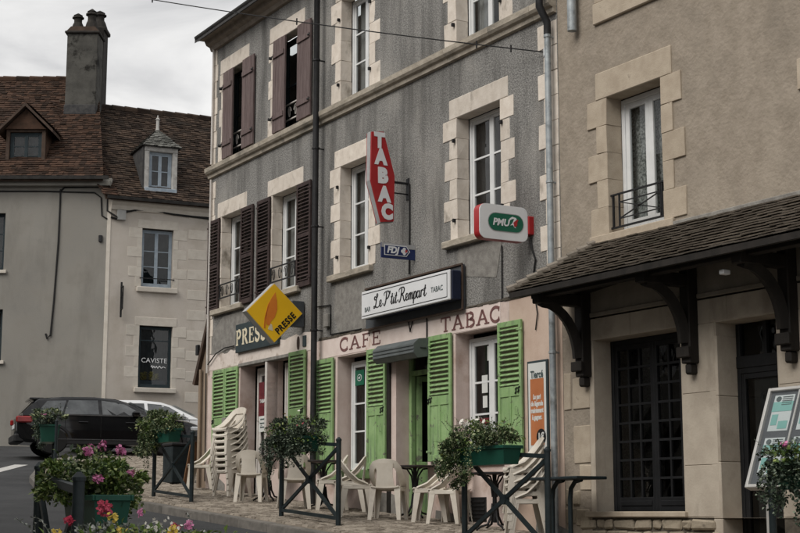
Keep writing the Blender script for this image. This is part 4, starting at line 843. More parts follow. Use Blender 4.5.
# ================================================================== FAR HOUSES
def tiles(mb, p0, p1, q0, q1, tw=.17, th=.115, keep=None):       # p: eave left/right, q: ridge left/right
    p0, p1, q0, q1 = map(Vector, (p0, p1, q0, q1)); n = int(((q0 - p0).length) / th); nrm = (p1 - p0).cross(q0 - p0).normalized()
    if nrm.z < 0: nrm = -nrm
    for i in range(n):
        a, b = p0 + (q0 - p0) * i / n, p1 + (q1 - p1) * i / n; c, d = p0 + (q0 - p0) * min(1, (i + 1.3) / n), p1 + (q1 - p1) * min(1, (i + 1.3) / n)
        L_ = (b - a).length; x = -random.uniform(0, tw)
        while x < L_:
            w = tw * random.uniform(.85, 1.15); x0, x1 = max(0, x), min(L_, x + w)
            if x1 - x0 > .03:
                e = (b - a) / L_; f = (d - c).normalized(); l = nrm * (.035 + random.uniform(-.008, .012)); u = nrm * .004; jy = (c - a).normalized() * random.uniform(-.02, .012)
                v = [a + e * (x0 + .004) + l + jy, a + e * (x1 - .004) + l + jy + nrm * random.uniform(-.006, .006), c + f * min(x1, (d - c).length) + u, c + f * min(x0, (d - c).length) + u]
                if keep is None or keep(v[0]): mb.add([tuple(k_) for k_ in v] + [tuple(v[0] - nrm * .03), tuple(v[1] - nrm * .03)], [(0, 1, 2, 3), (0, 4, 5, 1)])
            x += w
def ridge(mb, a, b, step=.42, r=.09):
    a, b = Vector(a), Vector(b); n = int((b - a).length / step)
    for i in range(n):
        p, q = a + (b - a) * i / n, a + (b - a) * (i + 1.08) / n; mb.tube([tuple(p), tuple(q)], [r * 1.25, r], 6)
    return mb
# grey house on the left
gl = thing('grey_house', 'plain grey rendered house with orange tiled roof and chimney at far left', 'building', BO, 0)
EY, EZ, RY, RZ = -.32, 9.93, 3.45, 14.02
WL = [(-4.3, -3.14, 7.15, 8.88), (-4.3, -3.1, 4.45, 5.98)]
mb = MB(); facade(mb, -12, .0, 0, 9.95, WL, .3); mb.quad((0, 0, 0), (0, 0, 9.95), (0, 7, 9.95), (0, 7, 0)); mb.quad((-12, 0, 0), (-12, 0, 9.95), (-12, 7, 9.95), (-12, 7, 0)); mb.quad((-12, 7, 0), (0, 7, 0), (0, 7, 9.95), (-12, 7, 9.95)); part(mb, 'wall', 'bgl', gl)
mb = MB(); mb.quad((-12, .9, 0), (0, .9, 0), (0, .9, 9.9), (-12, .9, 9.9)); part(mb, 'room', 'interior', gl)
for a, b, c, d in WL: window(gl, a, b, c, d, .15, (.33, .66), m='darkblue', back='blind', gm='glassb'); part(MB().cbox(a - .1, b + .1, -.08, .2, c - .1, c, .01), 'sill', 'bgs', gl)
rb = [(-12, EY, EZ - .03), (-.2, EY, EZ - .03), (-1.25, RY, RZ - .03), (-12, RY, RZ - .03), (-.2, 7.2, EZ - .1), (-12, 7.2, EZ - .1)]
rf = part(MB().add(rb + [(x, y, z - .12) for x, y, z in rb], [(0, 1, 2, 3), (3, 2, 4, 5), (6, 9, 8, 7), (9, 11, 10, 8), (0, 6, 7, 1), (1, 7, 8, 2), (2, 8, 10, 4), (4, 10, 11, 5), (0, 3, 9, 6), (3, 5, 11, 9)]), 'roof', 'bark', gl)
mb = MB(); tiles(mb, (-6.5, EY - .03, EZ), (-.18, EY - .03, EZ), (-6.5, RY, RZ), (-1.22, RY, RZ))
obj('roof_tiles', mb.mesh('roof_tiles', M['tileo'], 0, False), rf, kind='stuff', label='rows of small orange brown roof tiles')
part(ridge(MB(), (-6.5, RY, RZ + .02), (-1.3, RY, RZ + .02)), 'ridge_tiles', 'tileo', rf); part(MB().prism([(EY - .03, EZ - .09), (EY - .11, EZ - .1), (EY - .13, EZ - .0), (EY - .05, EZ)], -12, -.02, 'x'), 'gutter', 'gutter', gl); part(MB().cbox(-12, -.01, -.2, -.001, 9.68, 9.84, .01), 'eaves_board', 'bgl', gl)
for pts_, r_ in (([(-1.52, -.02, 9.6), (-1.53, -.02, 8), (-1.6, -.02, 6.2), (-1.66, -.03, 5.2), (-1.76, -.03, 5.1), (-1.8, -.03, 5.25)], .028), ([(-1.52, -.02, 9.55), (-1.4, -.02, 9.66), (-.12, -.02, 9.68), (-.1, -.02, 8.95), (.2, -.05, 8.75)], .028), ([(-9, -.02, 9.55), (-2, -.02, 9.54), (-.5, -.02, 9.5), (-.3, -.02, 9.35), (-.26, -.02, 8.8), (-.1, -.02, 8.7)], .022)): part(MB().tube(pts_, r_, 6), 'wall_cable', 'cable', gl)
part(MB().cbox(-.33, -.22, -.06, 0, 8.0, 8.2, .01), 'wall_stud', 'iron', gl); part(MB().cbox(-.1, .02, -.012, .3, 2, 9.6, .01), 'corner_strip', 'bgs', gl)
# chimney of the grey house
ch = part(MB().cbox(-1.96, -.98, 2.0, 2.85, 11.5, 15.15, .02), 'chimney', 'chim', gl, 'tall grey rendered chimney with tiled hoods'); part(MB().cbox(-1.9, -.97, 2.851, 3.55, 11.5, 15.55, .02), 'chimney_shaft', 'chimd', ch)
part(MB().cbox(-2.03, -.92, 1.93, 2.9, 15.12, 15.2, .02), 'chimney_cap', 'chimd', ch); part(MB().cbox(-1.75, -.9, 2.86, 3.62, 15.5, 15.64, .03), 'chimney_cap', 'chimd', ch); part(MB().cbox(-1.98, -.96, 1.96, 2.6, 12.45, 12.78, .02), 'chimney_flashing', 'slate', ch)
for (x, y, s_, zb, k) in ((-1.72, 2.4, 1, 15.3, .8), (-1.28, 2.42, 1.05, 15.3, 1.0), (-1.2, 3.25, 1.15, 15.64, .85)):
    prof = [(.24 * s_, 0), (.17 * s_, .28), (.13 * s_, .38), (.13 * s_, .54), (.19 * s_, .56), (.19 * s_, .6), (.12 * s_, .66), (.15 * s_, .68), (.02, .78)]
    part(MB().lathe([(r_, z_ * k) for r_, z_ in prof], 12, (x, y, zb)), 'chimney_pot', 'chimd', ch)
part(MB().prism([(-2.0, 15.2), (-.94, 15.2), (-1.1, 15.36), (-1.85, 15.36)], 2.0, 2.85), 'chimney_shoulder', 'bark', ch)
# dormer on the orange roof
dr = part(MB().cbox(-3.28, -3.17, .2, 1.9, 10.2, 11.55, .01).cbox(-2.2, -2.08, .2, 1.9, 10.2, 11.55, .01).cbox(-3.17, -2.2, .2, .5, 11.42, 11.55, .01), 'dormer', 'bark', gl, 'timber dormer with gabled tiled roof')
q = MB(); q.prism([(.25, 10.25), (.25, 11.55), (1.6, 11.6)], -2.079, -2.06, 'x'); part(q, 'dormer_cheek', 'tileo', dr)
window(gl, -3.17, -2.2, 10.26, 11.42, .28, (.33, .66), m='darkblue', back='blind', gm='glassb', name='dormer_window', fw=.07)
rr = MB(); pk = (-2.68, 12.3)
for sx, ex in ((-1, -3.5), (1, -1.82)):
    a = [(ex, -.05, 11.45), (pk[0], -.05, 12.28), (pk[0], 2.2, 12.28), (ex, 1.4, 11.45)]; rr.add(a + [(p[0], p[1], p[2] - .1) for p in a], [(0, 1, 2, 3), (4, 5, 6, 7), (0, 1, 5, 4), (1, 2, 6, 5), (2, 3, 7, 6), (3, 0, 4, 7)])
part(rr, 'dormer_roof', 'bark', dr); part(MB().prism([(-3.3, 11.5), (-2.08, 11.5), (-2.68, 12.14)], .12, .2), 'dormer_gable', 'tileo', dr)
mb = MB(); tiles(mb, (-1.80, 1.5, 11.47), (-1.80, -.06, 11.47), (pk[0], 2.2, 12.3), (pk[0], -.06, 12.3)); obj('dormer_tiles', mb.mesh('dormer_tiles', M['tileo'], 0, False), dr, kind='stuff')
# cream house with the wine shop
cr = thing('wine_shop_house', 'cream rendered house with brown tiled roof and stone quoins behind the cafe', 'building', BO, BA)
WW = [(.98, 1.95, 6.72, 8.5), (.97, 1.99, 3.7, 5.55)]
mb = MB(); facade(mb, .0, 9, 0, 9.2, WW, .25); mb.quad((9, 0, 0), (9, 0, 9.2), (9, 7, 9.2), (9, 7, 0)); mb.quad((0, 7, 0), (9, 7, 0), (9, 7, 9.2), (0, 7, 9.2)); part(mb, 'wall', 'bgr', cr)
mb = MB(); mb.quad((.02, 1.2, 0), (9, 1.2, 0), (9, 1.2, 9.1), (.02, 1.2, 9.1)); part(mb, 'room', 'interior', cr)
window(cr, .985, 1.945, 6.74, 8.48, .14, (.33, .64), m='bluew', back='blind', gm='glassb'); part(MB().cbox(.84, 2.1, -.1, .15, 6.56, 6.715, .015), 'sill', 'bgs', cr)
part(MB().bar((.93, -.02, 6.98), (2.0, -.02, 6.98), .025), 'guard_bar', 'iron', cr)
w = window(cr, .975, 1.985, 3.72, 5.53, .1, (.8,), leaves=1, m='darkblue', back='blind', gm='glassb', name='shop_window', sw=.035); part(MB().cbox(.84, 2.12, -.12, .15, 3.55, 3.695, .015), 'sill', 'bgs', cr)
text('CAVISTE', .2, 'lettering', 'signwhite', w, (1.47, .09, 4.52), .0, xs=1.05, ext=.001); mb = MB(); strokes(mb, [catmull([(0, .1), (.05, .25), (.08, 0), (.14, .2), (.2, .02), (.27, .2), (.33, 0), (.42, .22), (.5, .02), (.6, .15), (.72, .05)], 4)], .022, 1.38, 4.3, .62, .3, .085, .09); part(mb, 'script_lettering', 'signwhite', w)
part(MB().cbox(1.05, 1.85, .17, .3, 3.76, 3.93, .01), 'window_box', 'casegrey', w)
lf = MB()
for i in range(320):
    a = random.uniform(0, 6.28); r_ = random.uniform(.05, .3); p = Vector((1.33 + r_ * math.cos(a), .22 + .03 * math.sin(a), 3.95 + random.uniform(0, .26) * (1 - r_))); d_ = Vector((math.cos(a), 0, .6)) * .06; s_ = Vector((0, .01, .012)); lf.add([tuple(p - s_), tuple(p + d_), tuple(p + s_)], [(0, 1, 2)])
obj('window_plant', lf.mesh('window_plant', leafm('yellow_leaves', (.3, .18, .03), (.6, .4, .06), (.65, .55, .15)), 0, False), w)
k_ = 0
for (x0, x1, z0, z1) in WW:
    surround(cr, x0, x1, z0, z1, 'bgs', .16, .42, .31, .26, .14, .008, .14, phase=1, jb='jamb_stone')
z = 3.0
while z < 9.1:
    if k_ % 2: part(MB().cbox(2.42, 3.0, -.008, .1, z + .003, z + .3, .006), 'quoin', 'bgs', cr)
    z += .31; k_ += 1
part(MB().prism([(.0, 8.98), (-.06, 9.0), (-.1, 9.12), (-.2, 9.2), (-.2, 9.26), (0, 9.26)], -.0, 9, 'x'), 'cornice', 'bgs', cr)
EYr, EZr, RYr, RZr = -.3, 9.35, 3.2, 12.98
rf = part(MB().prism([(EYr, EZr - .03), (RYr, RZr - .03), (6.9, 9.2), (6.9, 9.1), (RYr, RZr - .15), (EYr, EZr - .12)], -.25, 9, 'x'), 'roof', 'bark', cr)
mb = MB(); tiles(mb, (-.3, EYr - .03, EZr), (4.2, EYr - .03, EZr), (-.3, RYr, RZr), (4.2, RYr, RZr)); obj('roof_tiles', mb.mesh('roof_tiles', M['tileb'], 0, False), rf, kind='stuff', label='rows of small weathered brown roof tiles')
mb = MB(); tiles(mb, (-.36, EYr - .05, EZr + .012), (.16, EYr - .05, EZr + .012), (-1.3, RYr, RZr + .03), (-.5, RYr, RZr + .03)); obj('roof_tiles', mb.mesh('roof_tiles', M['tileo'], 0, False), rf, kind='stuff', label='strip of orange tiles along the junction of the two roofs')
part(ridge(MB(), (-1, RYr, RZr + .02), (4.5, RYr, RZr + .02)), 'ridge_tiles', 'tileb', rf); part(MB().prism([(EYr - .03, EZr - .09), (EYr - .1, EZr - .1), (EYr - .12, EZr - .02), (EYr - .05, EZr)], -.2, 9, 'x'), 'gutter', 'gutter', cr)
for pts_, r_ in (([(.45, -.04, 8.95), (.7, -.04, 9.02), (1.2, -.04, 9.06), (1.9, -.04, 9.0), (3.2, -.04, 8.95)], .035), ([(0.0, -.04, 8.75), (.2, -.04, 8.7), (.4, -.04, 8.78)], .03)): part(MB().tube(pts_, r_, 6), 'wall_cable', 'cable', cr)
part(MB().cbox(.18, .44, -.12, 0, 8.68, 8.98, .01), 'meter_box', 'whitebox', cr)
part(MB().bar((.37, -.1, 5.75), (.37, -.1, 6.8), .05).bar((.37, -.1, 6.65), (.37, -.32, 6.65), .03).bar((.37, -.32, 6.65), (.37, -.28, 6.0), .03).bar((.37, -.1, 5.95), (.37, -.3, 6.0), .03).bar((.37, -.1, 6.3), (.37, -.3, 6.5), .02), 'sign_bracket', 'iron', cr)
# stone dormer
dz = part(MB().cbox(.98, 1.14, .0, .9, 9.62, 10.95, .02).cbox(1.86, 2.02, 0, .9, 9.62, 10.95, .02).cbox(.98, 2.02, -.02, .9, 10.9, 11.06, .02).cbox(.94, 2.06, -.05, .6, 9.5, 9.64, .02), 'dormer', 'dormw', cr, 'white stone dormer with small hipped slate roof and finial')
part(MB().prism([(.0, 9.5), (0, 11.05), (1.9, 11.05)], .93, .978, 'x'), 'dormer_cheek', 'slate', dz)
window(cr, 1.14, 1.86, 9.74, 10.9, .1, (.48,), m='bluew', back='blind', gm='glassb', name='dormer_window', fw=.06); part(MB().cbox(1.0, 2.0, -.07, .1, 9.64, 9.76, .01), 'dormer_sill', 'bluew', dz)
mb = MB(); apx = (1.5, .5, 11.72); base = [(.88, -.12, 11.05), (2.12, -.12, 11.05), (2.12, 1.9, 11.05), (.88, 1.9, 11.05)]; rdg = [(1.5, .5, 11.72), (1.5, 2.4, 11.72)]
mb.add(base + rdg, [(0, 1, 4), (1, 2, 5, 4), (0, 4, 5, 3), (3, 2, 1, 0)]); dro = part(mb, 'dormer_roof', 'slate', dz)
mb = MB(); tiles(mb, base[0], base[1], apx, apx, .13, .12); tiles(mb, base[3], base[0], rdg[1], rdg[0], .16, .14); obj('dormer_slates', mb.mesh('dormer_slates', M['dslate'], 0, False), dz, kind='stuff')
part(MB().lathe([(.07, 0), (.05, .1), (.05, .34), (.08, .36), (.03, .42), (.015, .5)], 8, (1.5, .5, 11.68)), 'finial', 'dormw', dz)

# ================================================================== CARS
def car(name, label, paint, loc, head, rear_detail=True):
    c = thing(name, label, 'car', loc, head); Ln = 4.2
    # lower body loft: stations (x, top z, belt half width)
    st = [(0, .50, .92, .70), (.06, .36, .98, .80), (.22, .30, 1.03, .87), (.6, .28, 1.03, .895), (1.2, .27, 1.01, .90), (2.0, .27, .99, .90), (2.8, .27, .98, .90), (3.2, .28, .985, .895), (3.55, .28, .95, .885), (3.85, .3, .90, .85), (4.08, .34, .82, .76), (4.18, .4, .70, .62)]
    b = MB(); ns = None
    for x, zb, zt, w in st:
        sec = [(0, zb), (w * .9, zb), (w, zb + .08), (w, zb + (zt - zb) * .45), (w * .985, zb + (zt - zb) * .75), (w * .95, zt - .02), (w * .8, zt + .015 if x > 2.8 or x < .1 else zt), (0, zt + (.05 if x > 2.9 else .01))]
        full = sec + [(-p[0], p[1]) for p in sec[-2:0:-1]]; ns = len(full); b.v += [(x, p[0], p[1]) for p in full]
    for i in range(len(st) - 1):
        for k in range(ns): b.f.append((i * ns + k, i * ns + (k + 1) % ns, (i + 1) * ns + (k + 1) % ns, (i + 1) * ns + k))
    b.f += [tuple(range(ns - 1, -1, -1)), tuple(range((len(st) - 1) * ns, len(st) * ns))]
    part(b, 'body', paint, c, None, 40)
    # greenhouse
    gs = [(.12, 1.06, .80), (.36, 1.36, .70), (.5, 1.45, .66), (1.0, 1.50, .655), (1.7, 1.51, .65), (2.2, 1.47, .63), (2.45, 1.39, .63), (3.1, 1.02, .70)]
    gb = MB()
    for x, zr, wr in gs:
        zb = .99; wbt = .865 if x < 2.9 else .80
        sec = [(wbt, zb), (wr + (wbt - wr) * .12, zb + (zr - zb) * .88), (wr - .05, zr), (0, zr + .015)]; full = sec + [(-p[0], p[1]) for p in sec[-2::-1]]; n2 = len(full); gb.v += [(x, p[0], p[1]) for p in full]
    for i in range(len(gs) - 1):
        for k in range(n2 - 1): gb.f.append((i * n2 + k, i * n2 + k + 1, (i + 1) * n2 + k + 1, (i + 1) * n2 + k))
    gb.f += [tuple(range(n2)), tuple(range((len(gs) - 1) * n2, len(gs) * n2))]
    part(gb, 'roof', paint, c, None, 35)
    c.scale = (1.12, 1.04, .97)
    def side(x, z, s, off=.008):     # point on the greenhouse flank
        for (xa, za, wa), (xb, zb_, wb_) in zip(gs, gs[1:]):
            if xa <= x <= xb: t = (x - xa) / (xb - xa); zr = za + (zb_ - za) * t; wr = wa + (wb_ - wa) * t; break
        wbt = .865; u = (z - .99) / max(.05, (.88 * (zr - .99))); return (x, s * (wbt + (wr + (wbt - wr) * .12 - wbt) * u + off), z)
    for s in (-1, 1):
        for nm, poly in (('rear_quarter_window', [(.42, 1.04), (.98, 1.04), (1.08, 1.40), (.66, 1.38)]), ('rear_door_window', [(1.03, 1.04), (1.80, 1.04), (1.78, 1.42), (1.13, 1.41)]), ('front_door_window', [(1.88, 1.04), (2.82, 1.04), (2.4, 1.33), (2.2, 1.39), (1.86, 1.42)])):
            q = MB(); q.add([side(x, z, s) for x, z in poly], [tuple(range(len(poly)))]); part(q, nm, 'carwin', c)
        q = MB(); q.tube([side(x, z, s, .012) for x, z in ((.4, 1.02), (1.5, 1.015), (2.85, 1.02))], .012, 5); part(q, 'window_trim', 'rim', c)
        for x in (1.45, 2.5): part(MB().cbox(x - .11, x + .11, s * .9 - .02, s * .9 + .02, .82, .85, .01), 'door_handle', paint, c)
        for x in (1.05, 1.84, 2.86): part(MB().box(x, x + .008, s * .899 - .004, s * .899 + .004, .45, .97), 'door_gap', 'tyre', c)
        part(MB().cbox(2.52, 2.72, s * 1.0 - .09, s * 1.0 + .09, 1.0, 1.14, .04), 'wing_mirror', paint, c)
        part(MB().cbox(.75, 3.05, s * .895 - .03, s * .895 + .03, .26, .4, .015), 'side_skirt', 'plastic', c); part(MB().cbox(.9, 2.95, s * .93 - .006, s * .93 + .006, .38, .395, .002), 'skirt_trim', 'rim', c)
        part(MB().cbox(-.02, .34, s * .83 - .07, s * .83 + .06, .80, .97, .03), 'tail_light', 'tail', c); part(MB().cbox(3.86, 4.1, s * .72 - .1, s * .72 + .1, .66, .78, .03), 'headlight', 'head', c)
        for x in (.78, 3.36):
            wh = part(MB().lathe([(.2, -.1), (.31, -.1), (.34, -.06), (.34, .06), (.31, .1), (.2, .1)], 24), 'wheel', 'tyre', c, None, 40, (x, s * .83, .34), rot=(R(90), 0, 0))
            q = MB(); q.lathe([(.21, -.06), (.205, .06)], 20)
            for k in range(5): a = k * 1.2566; q.bar((0, 0, -s * .075), (.2 * math.cos(a), .2 * math.sin(a), -s * .085), .06, .03)
            part(q, 'rim', 'rim', wh)
            q = MB(); q.tube([(x + .40 * math.cos(R(a)), s * .875, .34 + .40 * math.sin(R(a))) for a in range(-5, 186, 12)], .05, 6); part(q, 'wheel_arch', 'plastic', c)
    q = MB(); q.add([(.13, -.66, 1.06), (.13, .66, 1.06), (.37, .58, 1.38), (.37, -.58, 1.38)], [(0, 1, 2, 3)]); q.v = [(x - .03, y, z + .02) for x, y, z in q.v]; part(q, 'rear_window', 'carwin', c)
    q = MB(); q.add([(2.5, -.6, 1.385), (2.5, .6, 1.385), (3.04, .68, 1.08), (3.04, -.68, 1.08)], [(0, 1, 2, 3)]); q.v = [(x + .03, y, z + .022) for x, y, z in q.v]; part(q, 'windscreen', 'carglass', c)
    part(MB().cbox(.28, .6, -.6, .6, 1.42, 1.47, .015), 'roof_spoiler', paint, c); part(MB().cbox(-.05, .2, -.8, .8, .3, .52, .04), 'rear_bumper', 'plastic', c); part(MB().cbox(-.02, .05, -.26, .26, .66, .78, .01), 'number_plate', 'plate', c)
    for s in (-1, 1): part(MB().cbox(1.5, 1.95, s * .38 - .24, s * .38 + .24, .5, .98, .08).cbox(1.5, 1.6, s * .38 - .12, s * .38 + .12, 1.0, 1.28, .04), 'seat', 'plastic', c)
    return c
hd = R(19)
car('parked_car', 'black compact estate car parked on the side street', 'carblk', (-9.8, 38.2, 1.47), hd)
car('parked_car', 'white car partly hidden behind the black car', 'carwht', (-9.1, 41.0, 1.6), hd)

# ================================================================== HOUSE ACROSS THE STREET (out of view, added to darken what the panes reflect)
op = thing('opposite_house', 'plain two storey house across the street, out of view, added for the panes to reflect', 'building', wp(0, -13.2, 0), QA + math.pi)
OW = []
for i in range(12):
    x = -13 + i * 3.6; OW += [(x, x + 1.1, 3.6, 5.3)]
    OW += [(x, x + 1.1, .9, 2.6)] if i % 3 else [(x, x + 1.1, -1.5, 2.4)]
mb = MB(); facade(mb, -15, 31, -2.5, 7.6, OW, .25); mb.quad((-15, 0, -2.5), (-15, 0, 7.6), (-15, 8, 7.6), (-15, 8, -2.5)); mb.quad((31, 0, -2.5), (31, 0, 7.6), (31, 8, 7.6), (31, 8, -2.5)); mb.quad((-15, 8, -2.5), (31, 8, -2.5), (31, 8, 7.6), (-15, 8, 7.6)); part(mb, 'wall', 'bgl', op)
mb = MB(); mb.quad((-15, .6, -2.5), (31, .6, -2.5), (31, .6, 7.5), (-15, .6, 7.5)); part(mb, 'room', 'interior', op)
part(MB().prism([(-.4, 7.5), (4, 10.5), (8.4, 7.5), (8.4, 7.4), (4, 10.4), (-.4, 7.4)], -15.2, 31.2, 'x'), 'roof', 'bark', op)
for a, b, c, d in OW: window(op, a, b, c, d, .15, (.5,), back=None, m='white' if c > 0 else 'bark'); part(MB().cbox(a - .12, b + .12, -.05, .1, c - .12, c, .01), 'sill', 'bgs', op)

# ================================================================== BARRIERS AND PLANTERS
def barrier(label, a, b, H=1.08, name='street_barrier', za=None, zb=None, cross=True):
    A, B = wp(*a), wp(*b); L_ = (B - A).xy.length; rz = math.atan2(B.y - A.y, B.x - A.x); slope = (B.z - A.z)
    t = thing(name, label, 'barrier', A, rz, 'dark metal street barriers'); zt = max(0, slope)
    top0, top1 = H, H + slope
    for x, z in ((0, 0), (L_, slope)):
        p = part(MB().tube([(x, 0, z - .15), (x, 0, z + H + .02)], .034, 10), 'post', 'barrier', t, None, 50); part(MB().lathe([(.04, 0), (.04, .02), (.012, .05)], 10, (x, 0, z + H + .02)), 'post_cap', 'barrier', p)
    part(MB().bar((0, 0, top0 - .03), (L_, 0, top1 - .03), .045, .045), 'top_rail', 'barrier', t); part(MB().bar((0, 0, .1), (L_, 0, slope + .1), .035, .045), 'bottom_rail', 'barrier', t)
    part(MB().bar((.02, .008, .12), (L_ - .02, .008, top1 - .06), .03, .045), 'brace', 'barrier', t); part(MB().bar((.02, -.008, top0 - .06), (L_ - .02, -.008, slope + .12), .03, .045), 'brace', 'barrier', t)
    k = MB(); k.lathe([(.001, -.03), (.055, -.03), (.055, .03), (.001, .03)], 12); part(k, 'hub', 'barrier', t, loc=(L_ / 2, 0, (H + slope) / 2 + .02), rot=(R(90), 0, 0))
    return t, A, B, rz, L_, slope
def leaf(mb, p, d, n, l, w):
    d = d.normalized(); s = d.cross(n)
    if s.length < 1e-4: s = Vector((1, 0, 0))
    s = s.normalized() * w / 2; up = s.cross(d).normalized() * w * .18; e = p + d * l; m = p + d * l * .45
    mb.add([tuple(p), tuple(m + s + up), tuple(e), tuple(m - s + up), tuple(m)], [(0, 4, 1), (4, 2, 1), (0, 3, 4), (4, 3, 2)])
def rv(): 
    while 1:
        v = Vector((random.uniform(-1, 1), random.uniform(-1, 1), random.uniform(-1, 1)))
        if .05 < v.length < 1: return v.normalized()
def flower(mb, p, r, n=5):
    nrm = (rv() + Vector((-.3, -.8, .6))).normalized(); a = nrm.orthogonal().normalized(); b = nrm.cross(a)
    for k in range(n):
        t = 2 * math.pi * k / n; d = a * math.cos(t) + b * math.sin(t); e = a * math.cos(t + .6) + b * math.sin(t + .6); f = a * math.cos(t - .6) + b * math.sin(t - .6)
        mb.add([tuple(p), tuple(p + f * r * .7 + nrm * r * .2), tuple(p + d * r + nrm * r * .1), tuple(p + e * r * .7 + nrm * r * .2)], [(0, 1, 2, 3)])
def planter(label, loc, rz, L_=.95, wd=.22, hd_=.2, blobs=(), trails=(), lm='leaf_a', n=2600, ls=.036, flowers=(), slope=0, seed=1, lm2=None, n2=0):
    random.seed(seed); t = thing('planter', label, 'planter', loc, rz, 'green flower boxes hung on the barriers')
    x0, x1 = -L_ / 2, L_ / 2; wt, wb = wd / 2, wd * .38
    q = MB(); q.add([(x0 + .03, -wb, 0), (x1 - .03, -wb, 0), (x1 - .03, wb, 0), (x0 + .03, wb, 0), (x0, -wt, hd_), (x1, -wt, hd_), (x1, wt, hd_), (x0, wt, hd_)], [(3, 2, 1, 0), (0, 1, 5, 4), (1, 2, 6, 5), (2, 3, 7, 6), (3, 0, 4, 7)])
    bx = part(q, 'box', 'box', t); part(MB().cbox(x0 - .012, x1 + .012, -wt - .012, -wt + .006, hd_ - .035, hd_, .004).cbox(x0 - .012, x1 + .012, wt - .006, wt + .012, hd_ - .035, hd_, .004).cbox(x0 - .012, x0 + .004, -wt + .006, wt - .006, hd_ - .035, hd_, .004).cbox(x1 - .004, x1 + .012, -wt + .006, wt - .006, hd_ - .035, hd_, .004), 'box_rim', 'box', bx)
    part(MB().cbox(x0 + .01, x1 - .01, -wt + .01, wt - .01, hd_ - .06, hd_ - .03, .004), 'soil', 'soil', bx)
    def blobset(mb, cnt, bl, sz):
        tot = sum(b[3] * b[4] * b[5] for b in bl) ** 1
        for b in bl:
            k = int(cnt * b[3] * b[4] * b[5] / tot)
            # uneven sub-clumps
            sub = [(Vector((random.gauss(0, .5), random.gauss(0, .5), random.gauss(0, .5))), random.uniform(.25, .5)) for _ in range(14)]
            for _ in range(k):
                c, r_ = random.choice(sub); v = c + rv() * r_ * random.random() ** .4
                if v.length > 1.25: v = v.normalized() * random.uniform(.8, 1.2)
                p = Vector((b[0] + v.x * b[3], b[1] + v.y * b[4], b[2] + v.z * b[5])); dirv = (Vector((v.x, v.y, v.z * .6 + .1)) + rv() * .9)
                k2 = random.choice((.5, .8, 1, 1, 1.2, 1.55)); leaf(mb, p, dirv, Vector((0, 0, 1)) + rv() * .8, sz * k2 * random.uniform(.7, 1.2), sz * k2 * random.uniform(.5, .85))
    def trailset(mb, tl, sz):
        for (x, y, ln_, out_, dens) in tl:
            p = Vector((x, y, hd_)); d = Vector((random.uniform(-.3, .3), out_, .3)); st = .018; k = int(ln_ / st)
            for i in range(k):
                d = (d * .86 + Vector((random.gauss(0, .16), random.gauss(0, .1) , -.28))).normalized(); p = p + d * st
                for _ in range(dens): leaf(mb, p + rv() * .012, rv() + Vector((0, out_ * .6, .1)), Vector((0, 0, 1)) + rv(), sz * random.uniform(.6, 1.1), sz * random.uniform(.5, .8))
    f = MB(); blobset(f, n, blobs, ls); trailset(f, trails, ls)
    for _ in range(26 if lm != 'leaf_g' else 4):                                   # loose shoots standing out of the mass
        b = random.choice(blobs); p = Vector((b[0] + random.uniform(-1, 1) * b[3], b[1] + random.uniform(-1, 1) * b[4], b[2] + b[5] * .6)); d = Vector((random.gauss(0, .5), random.gauss(-.1, .5), 1)).normalized()
        for i_ in range(random.randint(5, 11)):
            d = (d + rv() * .22 + Vector((0, 0, -.06))).normalized(); q_ = p + d * ls * .5; f.tube([tuple(p), tuple(q_)], .0018, 3); p = q_
            leaf(f, p, rv() + d * .3, Vector((0, 0, 1)) + rv() * .6, ls * random.uniform(.5, .9), ls * random.uniform(.35, .6))
    obj('foliage', f.mesh('foliage', M[lm], 0, False), t, kind='stuff')
    if lm2: f = MB(); blobset(f, n2, [(b[0] + .05, b[1], b[2] + b[5] * .35, b[3] * .9, b[4], b[5] * .75) for b in blobs], ls * 1.1); obj('foliage', f.mesh('foliage', M[lm2], 0, False), t, kind='stuff')
    for (mm, spots) in flowers:
        f = MB()
        for (x, y, z, R_, cnt, fs) in spots:
            for _ in range(cnt): flower(f, Vector((x, y, z)) + rv() * R_ * random.random() ** .5, fs)
        obj('flowers', f.mesh('flowers', M[mm], 0, False), t, kind='stuff')
    return t
def on_barrier(b, frac, off=-.14, drop=.16, H=1.08):
    t, A, B, rz, L_, sl_ = b; d = Vector((math.cos(rz), math.sin(rz), 0)); n = Vector((-math.sin(rz), math.cos(rz), 0))
    p = A + d * L_ * frac + n * off; p.z = A.z + sl_ * frac + H - drop; return p
V = lambda n, x0, x1, y, l0, l1, o, d=2: [(random.uniform(x0, x1), y, random.uniform(l0, l1), o, d) for _ in range(n)]
b1 = barrier('barrier in front of the orange poster, carrying a half bare green box', (4.6, -1.74), (6.21, -1.74))
planter('green box of white edged leaves with its right end bare, before the orange poster', on_barrier(b1, .42), b1[3], 1.0, .24, .2, [(-.3, 0, .26, .44, .24, .24), (.22, 0, .31, .38, .2, .15), (-.36, -.15, .04, .34, .14, .26)], V(16, -.5, .02, -.13, .2, .42, -1) + V(5, .05, .3, -.13, .06, .14, -1), 'leaf_a', 9500, .029, [('whtfl', [(-.36, -.05, .46, .06, 9, .03), (-.06, 0, .47, .09, 14, .028), (.35, -.05, .4, .08, 6, .022)])], seed=3, lm2='leaf_b', n2=500)
b2 = barrier('barrier in front of the cafe window, hung with dark trailing ivy', (-.15, -1.75), (1.56, -1.75))
